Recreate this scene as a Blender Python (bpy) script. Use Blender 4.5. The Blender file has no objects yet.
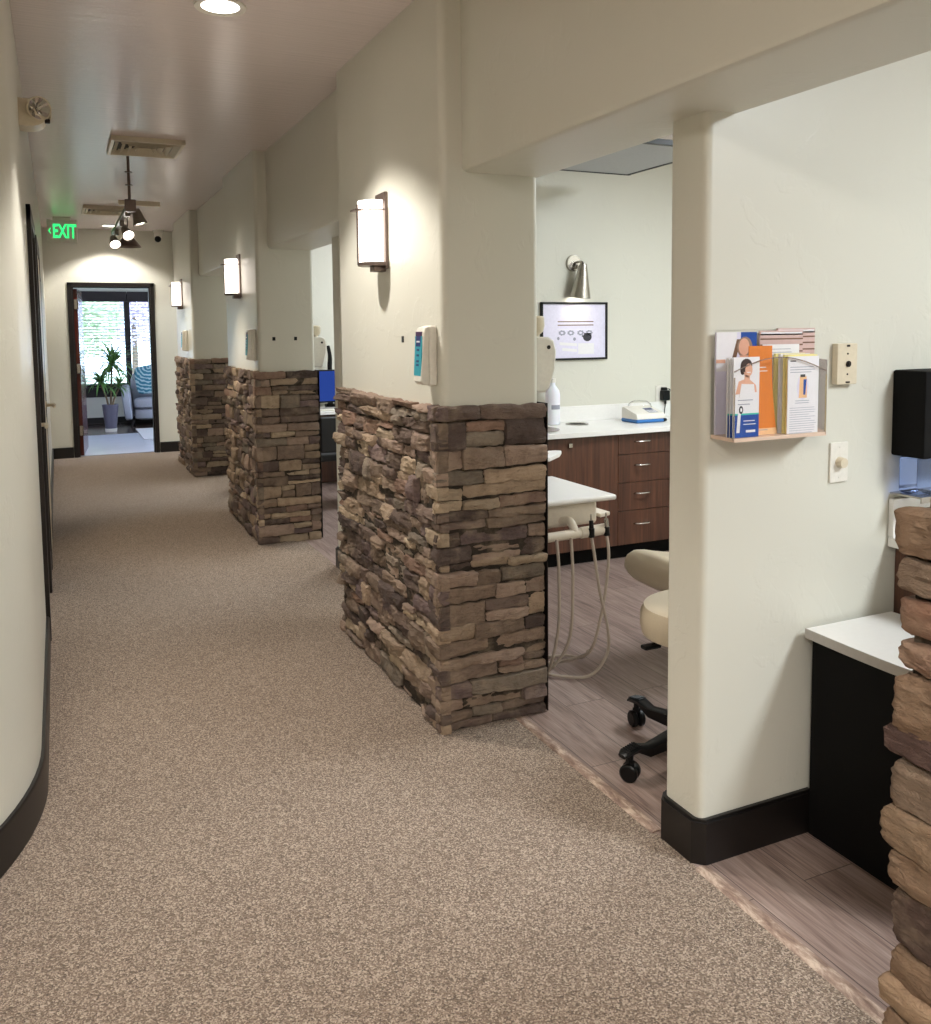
import bpy, bmesh, math, random
from mathutils import Vector, Matrix, noise
C = bpy.context.scene.collection
PI = math.pi
SC = bpy.context.scene

# ------------------------------------------------------------------ materials
def lin(c):
    c = c / 255.0
    return c / 12.92 if c <= 0.04045 else ((c + 0.055) / 1.055) ** 2.4
def rgb(r, g, b):
    return (lin(r), lin(g), lin(b), 1.0)

class NT:
    def __init__(s, name):
        s.m = bpy.data.materials.new(name); s.m.use_nodes = True
        s.t = s.m.node_tree; s.n = s.t.nodes; s.l = s.t.links
        s.b = s.n.get('Principled BSDF'); s.out = s.n.get('Material Output')
    def add(s, t, **kw):
        n = s.n.new(t)
        for k, v in kw.items():
            if k in n.inputs: n.inputs[k].default_value = v
            else: setattr(n, k, v)
        return n
    def link(s, a, b): s.l.new(a, b)
    def coords(s, scale=(1, 1, 1), kind='Object', rot=(0, 0, 0)):
        tc = s.add('ShaderNodeTexCoord'); mp = s.add('ShaderNodeMapping')
        mp.inputs['Scale'].default_value = scale; mp.inputs['Rotation'].default_value = rot
        s.link(tc.outputs[kind], mp.inputs['Vector']); return mp.outputs['Vector']
    def noise(s, vec, scale, detail=4, rough=0.5, dist=0.0):
        n = s.add('ShaderNodeTexNoise'); n.inputs['Scale'].default_value = scale
        n.inputs['Detail'].default_value = detail; n.inputs['Roughness'].default_value = rough
        n.inputs['Distortion'].default_value = dist
        s.link(vec, n.inputs['Vector']); return n.outputs['Fac']
    def ramp(s, fac, stops):
        r = s.add('ShaderNodeValToRGB'); e = r.color_ramp.elements
        while len(e) < len(stops): e.new(0.5)
        for i, (p, c) in enumerate(stops):
            e[i].position = p; e[i].color = c
        s.link(fac, r.inputs['Fac']); return r.outputs['Color']
    def bump(s, h, strength, dist, prev=None):
        b = s.add('ShaderNodeBump'); b.inputs['Strength'].default_value = strength
        b.inputs['Distance'].default_value = dist
        s.link(h, b.inputs['Height'])
        if prev is not None: s.link(prev, b.inputs['Normal'])
        return b.outputs['Normal']
    def mix(s, fac, a, b, mode='MIX'):
        m = s.add('ShaderNodeMix'); m.data_type = 'RGBA'; m.blend_type = mode
        for sock, v in ((m.inputs[0], fac), (m.inputs[6], a), (m.inputs[7], b)):
            if hasattr(v, 'links') or hasattr(v, 'is_linked'): s.link(v, sock)
            else: sock.default_value = v
        return m.outputs[2]
    def math(s, op, a, b=None):
        m = s.add('ShaderNodeMath'); m.operation = op
        for i, v in enumerate((a, b)):
            if v is None: continue
            if hasattr(v, 'is_linked'): s.link(v, m.inputs[i])
            else: m.inputs[i].default_value = v
        return m.outputs[0]
    def val(s, key, v):
        if hasattr(v, 'is_linked'): s.link(v, s.b.inputs[key])
        else: s.b.inputs[key].default_value = v

def plain(name, col, rough=0.5, metal=0.0, spec=0.5, coat=0.0, vary=0.04, bscale=60, bstr=0.05):
    t = NT(name); v = t.coords()
    f = t.noise(v, bscale, 3)
    dark = tuple(c * (1 - vary) for c in col[:3]) + (1,); light = tuple(min(1, c * (1 + vary)) for c in col[:3]) + (1,)
    t.val('Base Color', t.ramp(f, [(0.3, dark), (0.7, light)]))
    t.val('Roughness', rough); t.val('Metallic', metal)
    t.b.inputs['Specular IOR Level'].default_value = spec
    t.b.inputs['Coat Weight'].default_value = coat
    if bstr: t.val('Normal', t.bump(f, bstr, 0.002))
    return t.m

def emit(name, col, strength):
    t = NT(name); v = t.coords(); f = t.noise(v, 30, 2)
    e = t.add('ShaderNodeEmission'); e.inputs['Strength'].default_value = strength
    t.link(t.ramp(f, [(0.0, tuple(c * 0.96 for c in col[:3]) + (1,)), (1.0, col)]), e.inputs['Color'])
    t.link(e.outputs[0], t.out.inputs['Surface']); return t.m

def paint(name, col, rough=0.42, tex=1.0):
    t = NT(name); v = t.coords()
    f1 = t.noise(v, 5.5, 5, 0.55, 0.6)          # trowelled knock-down patches
    patch = t.ramp(f1, [(0.56, (0, 0, 0, 1)), (0.60, (1, 1, 1, 1))])
    f3 = t.noise(t.coords((1, 1, 0.35)), 46, 3, 0.6, 0.8)
    f2 = t.noise(v, 150, 2)
    h = t.math('MULTIPLY', patch, f3)
    n = t.bump(h, 0.32 * tex, 0.0032)
    n = t.bump(f2, 0.09, 0.001, n)
    big = t.noise(v, 1.3, 2)
    t.val('Base Color', t.ramp(big, [(0.3, tuple(c * 0.975 for c in col[:3]) + (1,)), (0.7, col)]))
    t.val('Roughness', rough); t.val('Normal', n)
    t.b.inputs['Specular IOR Level'].default_value = 0.4
    return t.m

M = {}
M['wall'] = paint('wall_paint', rgb(214, 212, 200), 0.38)
M['ceiling'] = None
t = NT('ceiling_paint'); v = t.coords((1.6, 26, 1)); f = t.noise(v, 1.6, 4, 0.6, 0.25)
f2 = t.noise(t.coords(), 40, 2)
t.val('Base Color', rgb(226, 213, 211)); t.val('Roughness', 0.24)
t.val('Normal', t.bump(f2, 0.08, 0.001, t.bump(f, 0.5, 0.006))); t.b.inputs['Specular IOR Level'].default_value = 0.5
M['ceiling'] = t.m

t = NT('carpet_loop'); v = t.coords()
vo = t.add('ShaderNodeTexVoronoi'); vo.inputs['Scale'].default_value = 270; t.link(v, vo.inputs['Vector'])
sep = t.add('ShaderNodeSeparateColor'); t.link(vo.outputs['Color'], sep.inputs[0])
spk = t.ramp(sep.outputs[0], [(0.0, rgb(74, 61, 52)), (0.3, rgb(118, 101, 88)), (0.62, rgb(152, 134, 118)), (1.0, rgb(208, 190, 172))])
big = t.noise(v, 2.2, 3)
t.val('Base Color', t.mix(0.25, spk, t.ramp(big, [(0.3, rgb(132, 114, 99)), (0.7, rgb(142, 124, 108))])))
n = t.bump(vo.outputs['Distance'], 0.55, 0.006); n = t.bump(t.noise(v, 420, 2), 0.5, 0.003, n)
t.val('Normal', n); t.val('Roughness', 0.95); t.b.inputs['Specular IOR Level'].default_value = 0.1
t.b.inputs['Sheen Weight'].default_value = 0.15
M['carpet'] = t.m

def planks(name, a, b, c, rough, width=0.18, length=1.25):
    t = NT(name)
    tc = t.add('ShaderNodeTexCoord'); mp = t.add('ShaderNodeMapping'); mp.inputs['Rotation'].default_value = (0, 0, PI / 2)
    t.link(tc.outputs['Object'], mp.inputs['Vector'])
    br = t.add('ShaderNodeTexBrick'); br.offset = 0.37; br.offset_frequency = 2
    br.inputs['Color1'].default_value = (0, 0, 0, 1); br.inputs['Color2'].default_value = (1, 1, 1, 1)
    br.inputs['Mortar'].default_value = (0.5, 0.5, 0.5, 1); br.inputs['Scale'].default_value = 1.0
    br.inputs['Mortar Size'].default_value = 0.0016; br.inputs['Bias'].default_value = 0
    br.inputs['Brick Width'].default_value = length; br.inputs['Row Height'].default_value = width
    t.link(mp.outputs['Vector'], br.inputs['Vector'])
    # grain along the plank
    off = t.add('ShaderNodeVectorMath'); off.operation = 'ADD'
    cmb = t.add('ShaderNodeCombineXYZ'); t.link(t.math('MULTIPLY', br.outputs['Color'], 17.3), cmb.inputs['Z'])
    t.link(tc.outputs['Object'], off.inputs[0]); t.link(cmb.outputs[0], off.inputs[1])
    m2 = t.add('ShaderNodeMapping'); m2.inputs['Scale'].default_value = (14, 1.1, 1); t.link(off.outputs[0], m2.inputs['Vector'])
    g = t.noise(m2.outputs['Vector'], 2.6, 6, 0.62, 0.9)
    m3 = t.add('ShaderNodeMapping'); m3.inputs['Scale'].default_value = (70, 2.2, 1); t.link(off.outputs[0], m3.inputs['Vector'])
    g2 = t.noise(m3.outputs['Vector'], 3, 3)
    col = t.ramp(g, [(0.25, c), (0.45, a), (0.7, b)])
    col = t.mix(0.35, col, t.ramp(g2, [(0.3, c), (0.7, b)]))
    tone = t.ramp(br.outputs['Color'], [(0, (0.80, 0.78, 0.78, 1)), (1, (1.0, 1.0, 1.0, 1))])
    col = t.mix(1.0, col, tone, 'MULTIPLY')
    col = t.mix(t.math('MULTIPLY', br.outputs['Fac'], 0.75), col, tuple(x * 0.3 for x in c[:3]) + (1,))
    t.val('Base Color', col); t.val('Roughness', rough)
    t.val('Normal', t.bump(t.math('SUBTRACT', g2, t.math('MULTIPLY', br.outputs['Fac'], 2.0)), 0.12, 0.002))
    return t.m
M['planks'] = planks('plank_floor', rgb(146, 124, 115), rgb(182, 162, 152), rgb(74, 56, 52), 0.38)
M['darkfloor'] = planks('dark_plank_floor', rgb(70, 52, 48), rgb(92, 70, 64), rgb(40, 28, 26), 0.16)

def stonemat(name='ledge_stone'):
    t = NT(name); v = t.coords()
    at = t.add('ShaderNodeAttribute'); at.attribute_name = 'Col'; at.attribute_type = 'GEOMETRY'
    f = t.noise(v, 22, 6, 0.65, 0.3)
    strat = t.noise(t.coords((1, 1, 3.2)), 30, 5, 0.7, 0.6)
    var = t.ramp(f, [(0.25, rgb(200, 195, 191)), (0.5, rgb(240, 236, 232)), (0.75, rgb(255, 255, 252))])
    col = t.mix(1.0, at.outputs['Color'], var, 'MULTIPLY')
    spots = t.ramp(t.noise(v, 9, 4, 0.6), [(0.5, (0, 0, 0, 1)), (0.72, (1, 1, 1, 1))])
    col = t.mix(t.math('MULTIPLY', spots, 0.40), col, rgb(184, 164, 142))
    crev = t.ramp(strat, [(0.28, (1, 1, 1, 1)), (0.42, (0, 0, 0, 1))])
    col = t.mix(t.math('MULTIPLY', crev, 0.45), col, rgb(66, 52, 44))
    t.val('Base Color', col); t.val('Roughness', 0.82); t.b.inputs['Specular IOR Level'].default_value = 0.25
    n = t.bump(strat, 0.85, 0.014); n = t.bump(t.noise(v, 110, 4, 0.6), 0.5, 0.004, n)
    t.val('Normal', n); return t.m
M['stone'] = stonemat()

def wood(name, a, b, c, rough=0.35, scale=(60, 60, 2.2), coat=0.0):
    t = NT(name); v = t.coords(scale); f = t.noise(v, 1.0, 6, 0.6, 0.4)
    v2 = t.coords(tuple(s * 0.22 for s in scale)); f2 = t.noise(v2, 1.0, 4, 0.5, 1.2)
    col = t.ramp(f, [(0.25, c), (0.5, a), (0.75, b)])
    col = t.mix(0.45, col, t.ramp(f2, [(0.3, c), (0.7, b)]))
    t.val('Base Color', col); t.val('Roughness', rough); t.val('Normal', t.bump(f, 0.05, 0.001))
    t.b.inputs['Coat Weight'].default_value = coat
    return t.m
M['walnut'] = wood('walnut_laminate', rgb(80, 50, 38), rgb(118, 78, 56), rgb(42, 24, 20))
M['redwood'] = wood('stained_door_wood', rgb(74, 26, 20), rgb(98, 38, 28), rgb(48, 16, 14), 0.25, coat=0.3)
M['darkwood'] = wood('dark_window_wood', rgb(26, 14, 14), rgb(36, 20, 19), rgb(16, 9, 9), 0.6)
M['slatwood'] = wood('grey_brown_slat', rgb(128, 118, 120), rgb(150, 140, 140), rgb(104, 94, 96), 0.4, (2, 60, 60))
M['daylit_floor'] = plain('pale_floor_blue_daylight', rgb(190, 194, 210), 0.3, vary=0.05, bscale=3)  # pale floor; the blue of the window daylight is put into this colour
M['blackbase'] = plain('black_baseboard', rgb(17, 13, 12), 0.42, coat=0.05)
M['blackwood'] = wood('black_stained_wood', rgb(20, 13, 12), rgb(30, 20, 18), rgb(12, 8, 8), 0.42)
M['threshold_plain'] = wood('threshold_wood', rgb(164, 142, 126), rgb(196, 174, 156), rgb(124, 102, 90), 0.42, (40, 5, 40))
t = NT('worn_threshold'); v = t.coords((1, 0.35, 1)); f = t.noise(v, 42, 5, 0.7, 0.4)
t.val('Base Color', t.ramp(f, [(0.36, rgb(122, 98, 86)), (0.5, rgb(158, 134, 120)), (0.64, rgb(206, 186, 168))])); t.val('Roughness', 0.5); t.val('Normal', t.bump(f, 0.2, 0.002))
M['threshold'] = t.m
M['bronze'] = plain('brushed_bronze', rgb(112, 98, 92), 0.36, 0.7)
M['pewter'] = plain('brushed_pewter', rgb(150, 142, 134), 0.34, 0.75)
M['darkmetal'] = plain('dark_metal', rgb(48, 42, 40), 0.4, 0.7)
M['nickel'] = plain('brushed_nickel', rgb(176, 170, 162), 0.26, 1.0)
M['chrome'] = plain('chrome', rgb(215, 215, 215), 0.10, 1.0, bstr=0)
M['whiteplastic'] = plain('white_plastic', rgb(226, 222, 212), 0.38)
M['creamplastic'] = plain('cream_plastic', rgb(214, 202, 178), 0.38)
M['beigeplastic'] = plain('beige_plastic', rgb(176, 162, 140), 0.42)
M['whitelam'] = plain('white_laminate', rgb(236, 234, 230), 0.28, vary=0.015)
M['greylam'] = plain('grey_edge_laminate', rgb(176, 172, 166), 0.4)
M['black'] = plain('black_plastic', rgb(9, 9, 10), 0.4, spec=0.3)
M['blackmatte'] = plain('black_matte', rgb(6, 5, 5), 0.75, spec=0.2)
M['blacksoft'] = plain('black_upholstery', rgb(28, 28, 30), 0.6)
M['cream_vinyl'] = plain('taupe_vinyl', rgb(196, 182, 158), 0.38, vary=0.03, bscale=220, bstr=0.1)
M['unitplastic'] = plain('ivory_unit_plastic', rgb(222, 212, 196), 0.35)
M['hose'] = plain('grey_hose', rgb(176, 162, 148), 0.45)
M['teal'] = plain('teal_label', rgb(52, 158, 176), 0.4)
M['navy'] = plain('navy_print', rgb(34, 44, 104), 0.4)
M['plum'] = plain('plum_print', rgb(70, 34, 76), 0.4)
M['blueprint'] = plain('blue_print', rgb(14, 70, 158), 0.35)
M['paper'] = plain('white_paper', rgb(232, 230, 234), 0.5, vary=0.015)
M['yellowpaper'] = plain('yellow_paper', rgb(238, 226, 150), 0.55)
M['orange'] = plain('orange_paper', rgb(222, 126, 44), 0.45)
M['peach'] = plain('peach_paper', rgb(236, 190, 142), 0.5)
M['greyink'] = plain('grey_ink', rgb(150, 152, 168), 0.6)
M['darkink'] = plain('dark_ink', rgb(52, 50, 58), 0.6)
M['skin'] = plain('printed_skin', rgb(226, 172, 146), 0.45)
M['hairdark'] = plain('printed_dark_hair', rgb(58, 38, 34), 0.45)
M['hairfair'] = plain('printed_fair_hair', rgb(150, 122, 104), 0.45)
M['brownprint'] = plain('brown_print', rgb(116, 84, 62), 0.45)
M['pinkprint'] = plain('pink_plank_print', rgb(206, 176, 170), 0.45)
M['lavender'] = plain('pale_lavender_print', rgb(222, 218, 238), 0.4)
M['tealcloth'] = plain('teal_plastic', rgb(70, 190, 176), 0.4)
M['devblue'] = plain('blue_plastic', rgb(44, 110, 178), 0.35)
M['greyscreen'] = plain('grey_lcd', rgb(122, 132, 150), 0.3)
M['potgrey'] = plain('grey_purple_glaze', rgb(92, 88, 102), 0.3)
M['leaf'] = plain('strap_leaf_green', rgb(92, 132, 66), 0.45, vary=0.3, bscale=14)
M['trunk'] = plain('plant_stem', rgb(112, 92, 66), 0.8, vary=0.25)
M['soil'] = plain('potting_soil', rgb(50, 38, 30), 0.95, vary=0.3)
M['sofa'] = plain('pale_grey_upholstery', rgb(178, 180, 190), 0.85, vary=0.05, bscale=400, bstr=0.15)
M['rug'] = plain('pale_rug_pile', rgb(214, 214, 216), 0.95, vary=0.08, bscale=180, bstr=0.4)
M['reflector'] = plain('faceted_reflector', rgb(200, 196, 190), 0.12, 1.0, bstr=0)
M['glow'] = emit('warm_sconce_glass', (1.0, 0.90, 0.80, 1), 2.9)
M['glowlens'] = emit('spot_lens', (1.0, 0.95, 0.86, 1), 14)
M['glowdown'] = emit('downlight_lens', (1.0, 0.96, 0.88, 1), 6)
M['glowtroffer'] = emit('troffer_diffuser', (0.93, 0.97, 1.0, 1), 5)
M['exitgreen'] = emit('exit_green', (0.04, 1.0, 0.22, 1), 0.85)
M['screenblue'] = emit('monitor_picture', (0.035, 0.085, 0.42, 1), 0.42)
M['greypanel'] = plain('grey_acoustic_panel', rgb(176, 178, 180), 0.6)
M['grass'] = plain('lawn_green', rgb(176, 188, 166), 0.9, vary=0.15, bscale=3)
M['treeleaf'] = plain('tree_leaf_green', rgb(190, 206, 176), 0.6, vary=0.2, bscale=2)
M['treepurple'] = plain('plum_leaf', rgb(202, 186, 216), 0.6, vary=0.2, bscale=2)
M['bark'] = plain('tree_bark', rgb(110, 92, 80), 0.9, vary=0.3, bscale=12, bstr=0.5)

def glass(name, tint, gloss=0.08, rough=0.03, blend=0.25):
    t = NT(name); v = t.coords(); f = t.noise(v, 20, 2)
    tr = t.add('ShaderNodeBsdfTransparent'); t.link(t.ramp(f, [(0, tint), (1, tuple(min(1, c * 1.02) for c in tint[:3]) + (1,))]), tr.inputs['Color'])
    gl = t.add('ShaderNodeBsdfGlossy'); gl.inputs['Roughness'].default_value = rough
    fr = t.add('ShaderNodeLayerWeight'); fr.inputs['Blend'].default_value = blend
    mx = t.add('ShaderNodeMixShader')
    t.link(t.math('MAXIMUM', t.math('MULTIPLY', fr.outputs['Fresnel'], 0.8), gloss), mx.inputs[0])
    t.link(tr.outputs[0], mx.inputs[1]); t.link(gl.outputs[0], mx.inputs[2]); t.link(mx.outputs[0], t.out.inputs['Surface'])
    return t.m
M['acrylic'] = glass('clear_acrylic', (0.992, 0.99, 0.985, 1), 0.012, 0.02, 0.12)
M['acryliedge'] = glass('acrylic_edge', (0.80, 0.68, 0.58, 1), 0.35, 0.15)
M['shelfplastic'] = plain('peach_tinted_acrylic', rgb(222, 196, 176), 0.2)
M['pane'] = glass('window_glass', (0.93, 0.97, 0.96, 1), 0.04, 0.0)
M['bluetub'] = glass('blue_tinted_plastic', (0.60, 0.70, 0.96, 1), 0.06)

t = NT('teal_medallion_fabric'); tc = t.add('ShaderNodeTexCoord')
mp = t.add('ShaderNodeMapping'); mp.inputs['Location'].default_value = (0, 0, -0.2); t.link(tc.outputs['Object'], mp.inputs['Vector'])
wv = t.add('ShaderNodeTexWave'); wv.wave_type = 'RINGS'; wv.rings_direction = 'Y'; wv.inputs['Scale'].default_value = 5.5; wv.inputs['Distortion'].default_value = 3.2
wv.inputs['Detail'].default_value = 1.5; wv.inputs['Detail Scale'].default_value = 3
t.link(mp.outputs['Vector'], wv.inputs['Vector'])
t.val('Base Color', t.ramp(wv.outputs['Fac'], [(0.55, rgb(62, 128, 150)), (0.72, rgb(176, 206, 214))])); t.val('Roughness', 0.9)
M['pillow'] = t.m
t = NT('frosted_dispenser_bottle'); t.val('Base Color', rgb(232, 232, 240)); t.val('Roughness', 0.3); t.b.inputs['Subsurface Weight'].default_value = 0.2
v = t.coords(); t.val('Normal', t.bump(t.noise(v, 80, 2), 0.03, 0.001)); M['bottle'] = t.m

# ------------------------------------------------------------------ mesh helpers
def BM(): return bmesh.new()
def merge(bm, tmp, mat=None, mi=0):
    if mat is not None: bmesh.ops.transform(tmp, matrix=mat, verts=tmp.verts)
    tmp.verts.index_update()
    vs = [bm.verts.new(x.co) for x in tmp.verts]
    for f in tmp.faces:
        try:
            nf = bm.faces.new([vs[x.index] for x in f.verts]); nf.material_index = mi
        except ValueError: pass
    tmp.free()
def box(bm, lo, hi, mi=0, bev=0.0, seg=2, mat=None, vert_only=False):
    t = bmesh.new(); lo = Vector(lo); hi = Vector(hi)
    bmesh.ops.create_cube(t, size=1, matrix=Matrix.Translation((lo + hi) / 2) @ Matrix.Diagonal((*(hi - lo), 1)))
    if bev > 0:
        ed = [e for e in t.edges if (not vert_only) or abs((e.verts[0].co - e.verts[1].co).normalized().z) > 0.9]
        bmesh.ops.bevel(t, geom=ed, offset=bev, segments=seg, affect='EDGES', profile=0.5)
    merge(bm, t, mat, mi)
def frame_axes(d):
    d = d.normalized(); a = Vector((0, 0, 1)) if abs(d.z) < 0.9 else Vector((1, 0, 0))
    u = d.cross(a).normalized(); return u, d.cross(u).normalized()
def cyl(bm, p0, p1, r0, r1=None, seg=20, mi=0, caps=True):
    if r1 is None: r1 = r0
    p0 = Vector(p0); p1 = Vector(p1); u, w = frame_axes(p1 - p0)
    rings = []
    for p, r in ((p0, r0), (p1, r1)):
        rings.append([bm.verts.new(p + (u * math.cos(2 * PI * k / seg) + w * math.sin(2 * PI * k / seg)) * r) for k in range(seg)])
    for k in range(seg):
        bm.faces.new((rings[0][k], rings[0][(k + 1) % seg], rings[1][(k + 1) % seg], rings[1][k])).material_index = mi
    if caps:
        bm.faces.new(rings[0][::-1]).material_index = mi; bm.faces.new(rings[1]).material_index = mi
def smooth_path(pts, n=8):
    pts = [Vector(p) for p in pts]; out = []
    for i in range(len(pts) - 1):
        a = pts[max(i - 1, 0)]; b = pts[i]; c = pts[i + 1]; d = pts[min(i + 2, len(pts) - 1)]
        for k in range(n):
            s = k / n
            out.append(0.5 * (2 * b + (c - a) * s + (2 * a - 5 * b + 4 * c - d) * s * s + (3 * b - a - 3 * c + d) * s ** 3))
    out.append(pts[-1]); return out
def tube(bm, pts, r, seg=8, mi=0, smooth=0):
    pts = smooth_path(pts, smooth) if smooth else [Vector(p) for p in pts]
    rings = []; u = None
    for i, p in enumerate(pts):
        d = (pts[min(i + 1, len(pts) - 1)] - pts[max(i - 1, 0)]).normalized()
        if u is None: u, w = frame_axes(d)
        else:
            u = (u - d * u.dot(d)).normalized(); w = d.cross(u)
        rr = r(i / (len(pts) - 1)) if callable(r) else r
        rings.append([bm.verts.new(p + (u * math.cos(2 * PI * k / seg) + w * math.sin(2 * PI * k / seg)) * rr) for k in range(seg)])
    for a, b in zip(rings, rings[1:]):
        for k in range(seg):
            bm.faces.new((a[k], a[(k + 1) % seg], b[(k + 1) % seg], b[k])).material_index = mi
    bm.faces.new(rings[0][::-1]).material_index = mi; bm.faces.new(rings[-1]).material_index = mi
def lathe(bm, prof, seg=28, mi=0, mat=None):
    t = bmesh.new(); rings = []
    for r, z in prof:
        if r < 1e-6: rings.append([t.verts.new((0, 0, z))])
        else: rings.append([t.verts.new((r * math.cos(2 * PI * k / seg), r * math.sin(2 * PI * k / seg), z)) for k in range(seg)])
    for a, b in zip(rings, rings[1:]):
        for k in range(seg):
            q = [a[k % len(a)], a[(k + 1) % len(a)], b[(k + 1) % len(b)], b[k % len(b)]]
            q2 = []
            for x in q:
                if x not in q2: q2.append(x)
            if len(q2) > 2: t.faces.new(q2)
    merge(bm, t, mat, mi)
def prism(bm, poly, a, b, axis='z', mi=0, mat=None):
    """poly: 2-D outline; axis z -> (x,y), x -> (y,z), y -> (x,z)"""
    def P(p, h):
        if axis == 'z': return (p[0], p[1], h)
        if axis == 'x': return (h, p[0], p[1])
        return (p[0], h, p[1])
    t = bmesh.new()
    lo = [t.verts.new(P(p, a)) for p in poly]; hi = [t.verts.new(P(p, b)) for p in poly]; n = len(poly)
    t.faces.new(lo); t.faces.new(hi[::-1])
    for k in range(n): t.faces.new((lo[k], lo[(k + 1) % n], hi[(k + 1) % n], hi[k]))
    bmesh.ops.recalc_face_normals(t, faces=t.faces)
    merge(bm, t, mat, mi)
def ellipse(cx, cy, rx, ry, n=18, a0=0.0, a1=2 * PI):
    return [(cx + rx * math.cos(a0 + (a1 - a0) * k / n), cy + ry * math.sin(a0 + (a1 - a0) * k / n)) for k in range(n)]
def blob(bm, c, r, mi=0, mat=None, sub=2):
    t = bmesh.new(); bmesh.ops.create_icosphere(t, subdivisions=sub, radius=1, matrix=Matrix.Translation(c) @ Matrix.Diagonal((*r, 1)))
    merge(bm, t, mat, mi)
def text(bm, s, size, mat, mi=0, ext=0.0004, bold=0.0):
    cu = bpy.data.curves.new('lettering', 'FONT'); cu.body = s; cu.size = size; cu.extrude = ext; cu.offset = bold
    cu.resolution_u = 3
    o = bpy.data.objects.new('lettering', cu); C.objects.link(o)
    bpy.context.view_layer.update()
    me = bpy.data.meshes.new_from_object(o.evaluated_get(bpy.context.evaluated_depsgraph_get()))
    t = bmesh.new(); t.from_mesh(me); merge(bm, t, mat, mi)
    bpy.data.objects.remove(o); bpy.data.meshes.remove(me); bpy.data.curves.remove(cu)
FACE_Y = Matrix(((1, 0, 0, 0), (0, 0, -1, 0), (0, 1, 0, 0), (0, 0, 0, 1)))    # lettering facing -Y
def mk(name, bm, mats, parent=None, sharp=38):
    me = bpy.data.meshes.new(name); bm.normal_update()
    bm.to_mesh(me); bm.free()
    for m in (mats if isinstance(mats, (list, tuple)) else [mats]): me.materials.append(M[m] if isinstance(m, str) else m)
    for p in me.polygons: p.use_smooth = True
    me.set_sharp_from_angle(angle=math.radians(sharp))
    o = bpy.data.objects.new(name, me); C.objects.link(o)
    if 6 <= len(me.polygons) < 1500:
        wn = o.modifiers.new('weighted_normal', 'WEIGHTED_NORMAL'); wn.keep_sharp = True; wn.weight = 100
    if parent is not None: o.parent = parent
    return o
def tag(o, label, cat, group=None, kind=None):
    o['label'] = label; o['category'] = cat
    if group: o['group'] = group
    if kind: o['kind'] = kind
    return o
def thing(name, label, cat, loc=(0, 0, 0), rz=0.0, group=None):
    o = bpy.data.objects.new(name, None); o.empty_display_size = 0.1; C.objects.link(o)
    o.location = loc; o.rotation_euler = (0, 0, rz); return tag(o, label, cat, group)
def struct(name, bm, mats, label=None, cat=None, parent=None, sharp=38):
    o = mk(name, bm, mats, parent, sharp)
    if parent is None:
        o['kind'] = 'structure'
        if label: o['label'] = label
        if cat: o['category'] = cat
    return o
def dup(root, loc, rz=None, label=None):
    r = root.copy(); C.objects.link(r); r.location = loc
    if rz is not None: r.rotation_euler = (0, 0, rz)
    if label: r['label'] = label
    for ch in list(root.children):
        c = ch.copy(); C.objects.link(c); c.parent = r
        for g in list(ch.children):
            d = g.copy(); C.objects.link(d); d.parent = c
    return r

# ------------------------------------------------------------------ key dimensions (metres; corridor runs along +Y)
CEIL = 2.76
WX = -0.105                 # left corridor wall face
PX0, PX1 = 1.285, 1.69      # upper pillar faces
SX0, SX1 = 1.24, 1.705      # stone faces
BX = 1.37; BZ = 2.09        # header beam face and soffit
ST = 1.235                  # stone top
ENDY = 11.68
PIL = [(-0.35, 1.014), (2.94, 4.27), (6.21, 7.50), (9.48, 10.85)]
PART = [(1.90, 2.06), (5.28, 5.44), (8.56, 8.72)]
ROOMX = 4.9

# ------------------------------------------------------------------ room shell
bm = BM(); box(bm, (-3.0, -3.2, -0.1), (1.575, ENDY + 0.08, 0.0)); struct('floor', bm, 'carpet', 'brown flecked loop-pile carpet floor of the corridor', 'carpet floor')
bm = BM(); box(bm, (1.575, -3.2, -0.1), (ROOMX + 0.1, ENDY + 0.12, 0.0)); struct('floor_side', bm, 'planks', 'grey brown plank floor of the treatment rooms', 'plank floor')
bm = BM(); box(bm, (-3.0, -3.2, CEIL), (ROOMX + 0.1, ENDY + 0.12, CEIL + 0.1)); struct('ceiling', bm, 'ceiling', 'glossy painted corridor ceiling', 'ceiling')

# left wall: straight run, then a long rounded corner falling away towards the viewer
R = 1.16; cx = WX - R; NARC = 28
outline = [(WX, ENDY), (WX, 3.2)]
for k in range(1, NARC + 1):
    a = (PI / 2) * k / NARC
    outline.append((cx + R * math.cos(a), 3.2 - R * math.sin(a)))
outline += [(-3.0, 3.2 - R), (-3.0, 3.2 - R + 0.15), (cx, 3.35 - R + 0.05)]
outline += [(cx - 0.0, ENDY)]
def leftwall():
    b = BM()
    # real depth behind the face: build as prism, with the doorway recesses cut as separate wall pieces
    yd = [(4.80, 5.62), (6.25, 7.10)]
    arc = outline[1:NARC + 2] + [(-3.0, 3.2 - R), (-3.0, 3.2 - R + 0.16), (cx - 0.1, 3.2 - R + 0.16), (WX - 0.25, 3.0)]
    pts = [(WX, yd[0][0])] + arc + [(WX - 0.25, yd[0][0])]
    prism(b, pts, 0, CEIL)
    box(b, (WX - 0.25, yd[0][1], 0), (WX, yd[1][0], CEIL)); box(b, (WX - 0.25, yd[1][1], 0), (WX, ENDY, CEIL))
    for a, c in yd:
        box(b, (WX - 0.25, a, 2.06), (WX, c, CEIL)); box(b, (WX - 0.25, a, 0), (WX - 0.16, c, 2.06))
    return b
struct('wall_left', leftwall(), 'wall', 'cream wall with long rounded corner on the corridor side opposite the pillars', 'wall')
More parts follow.
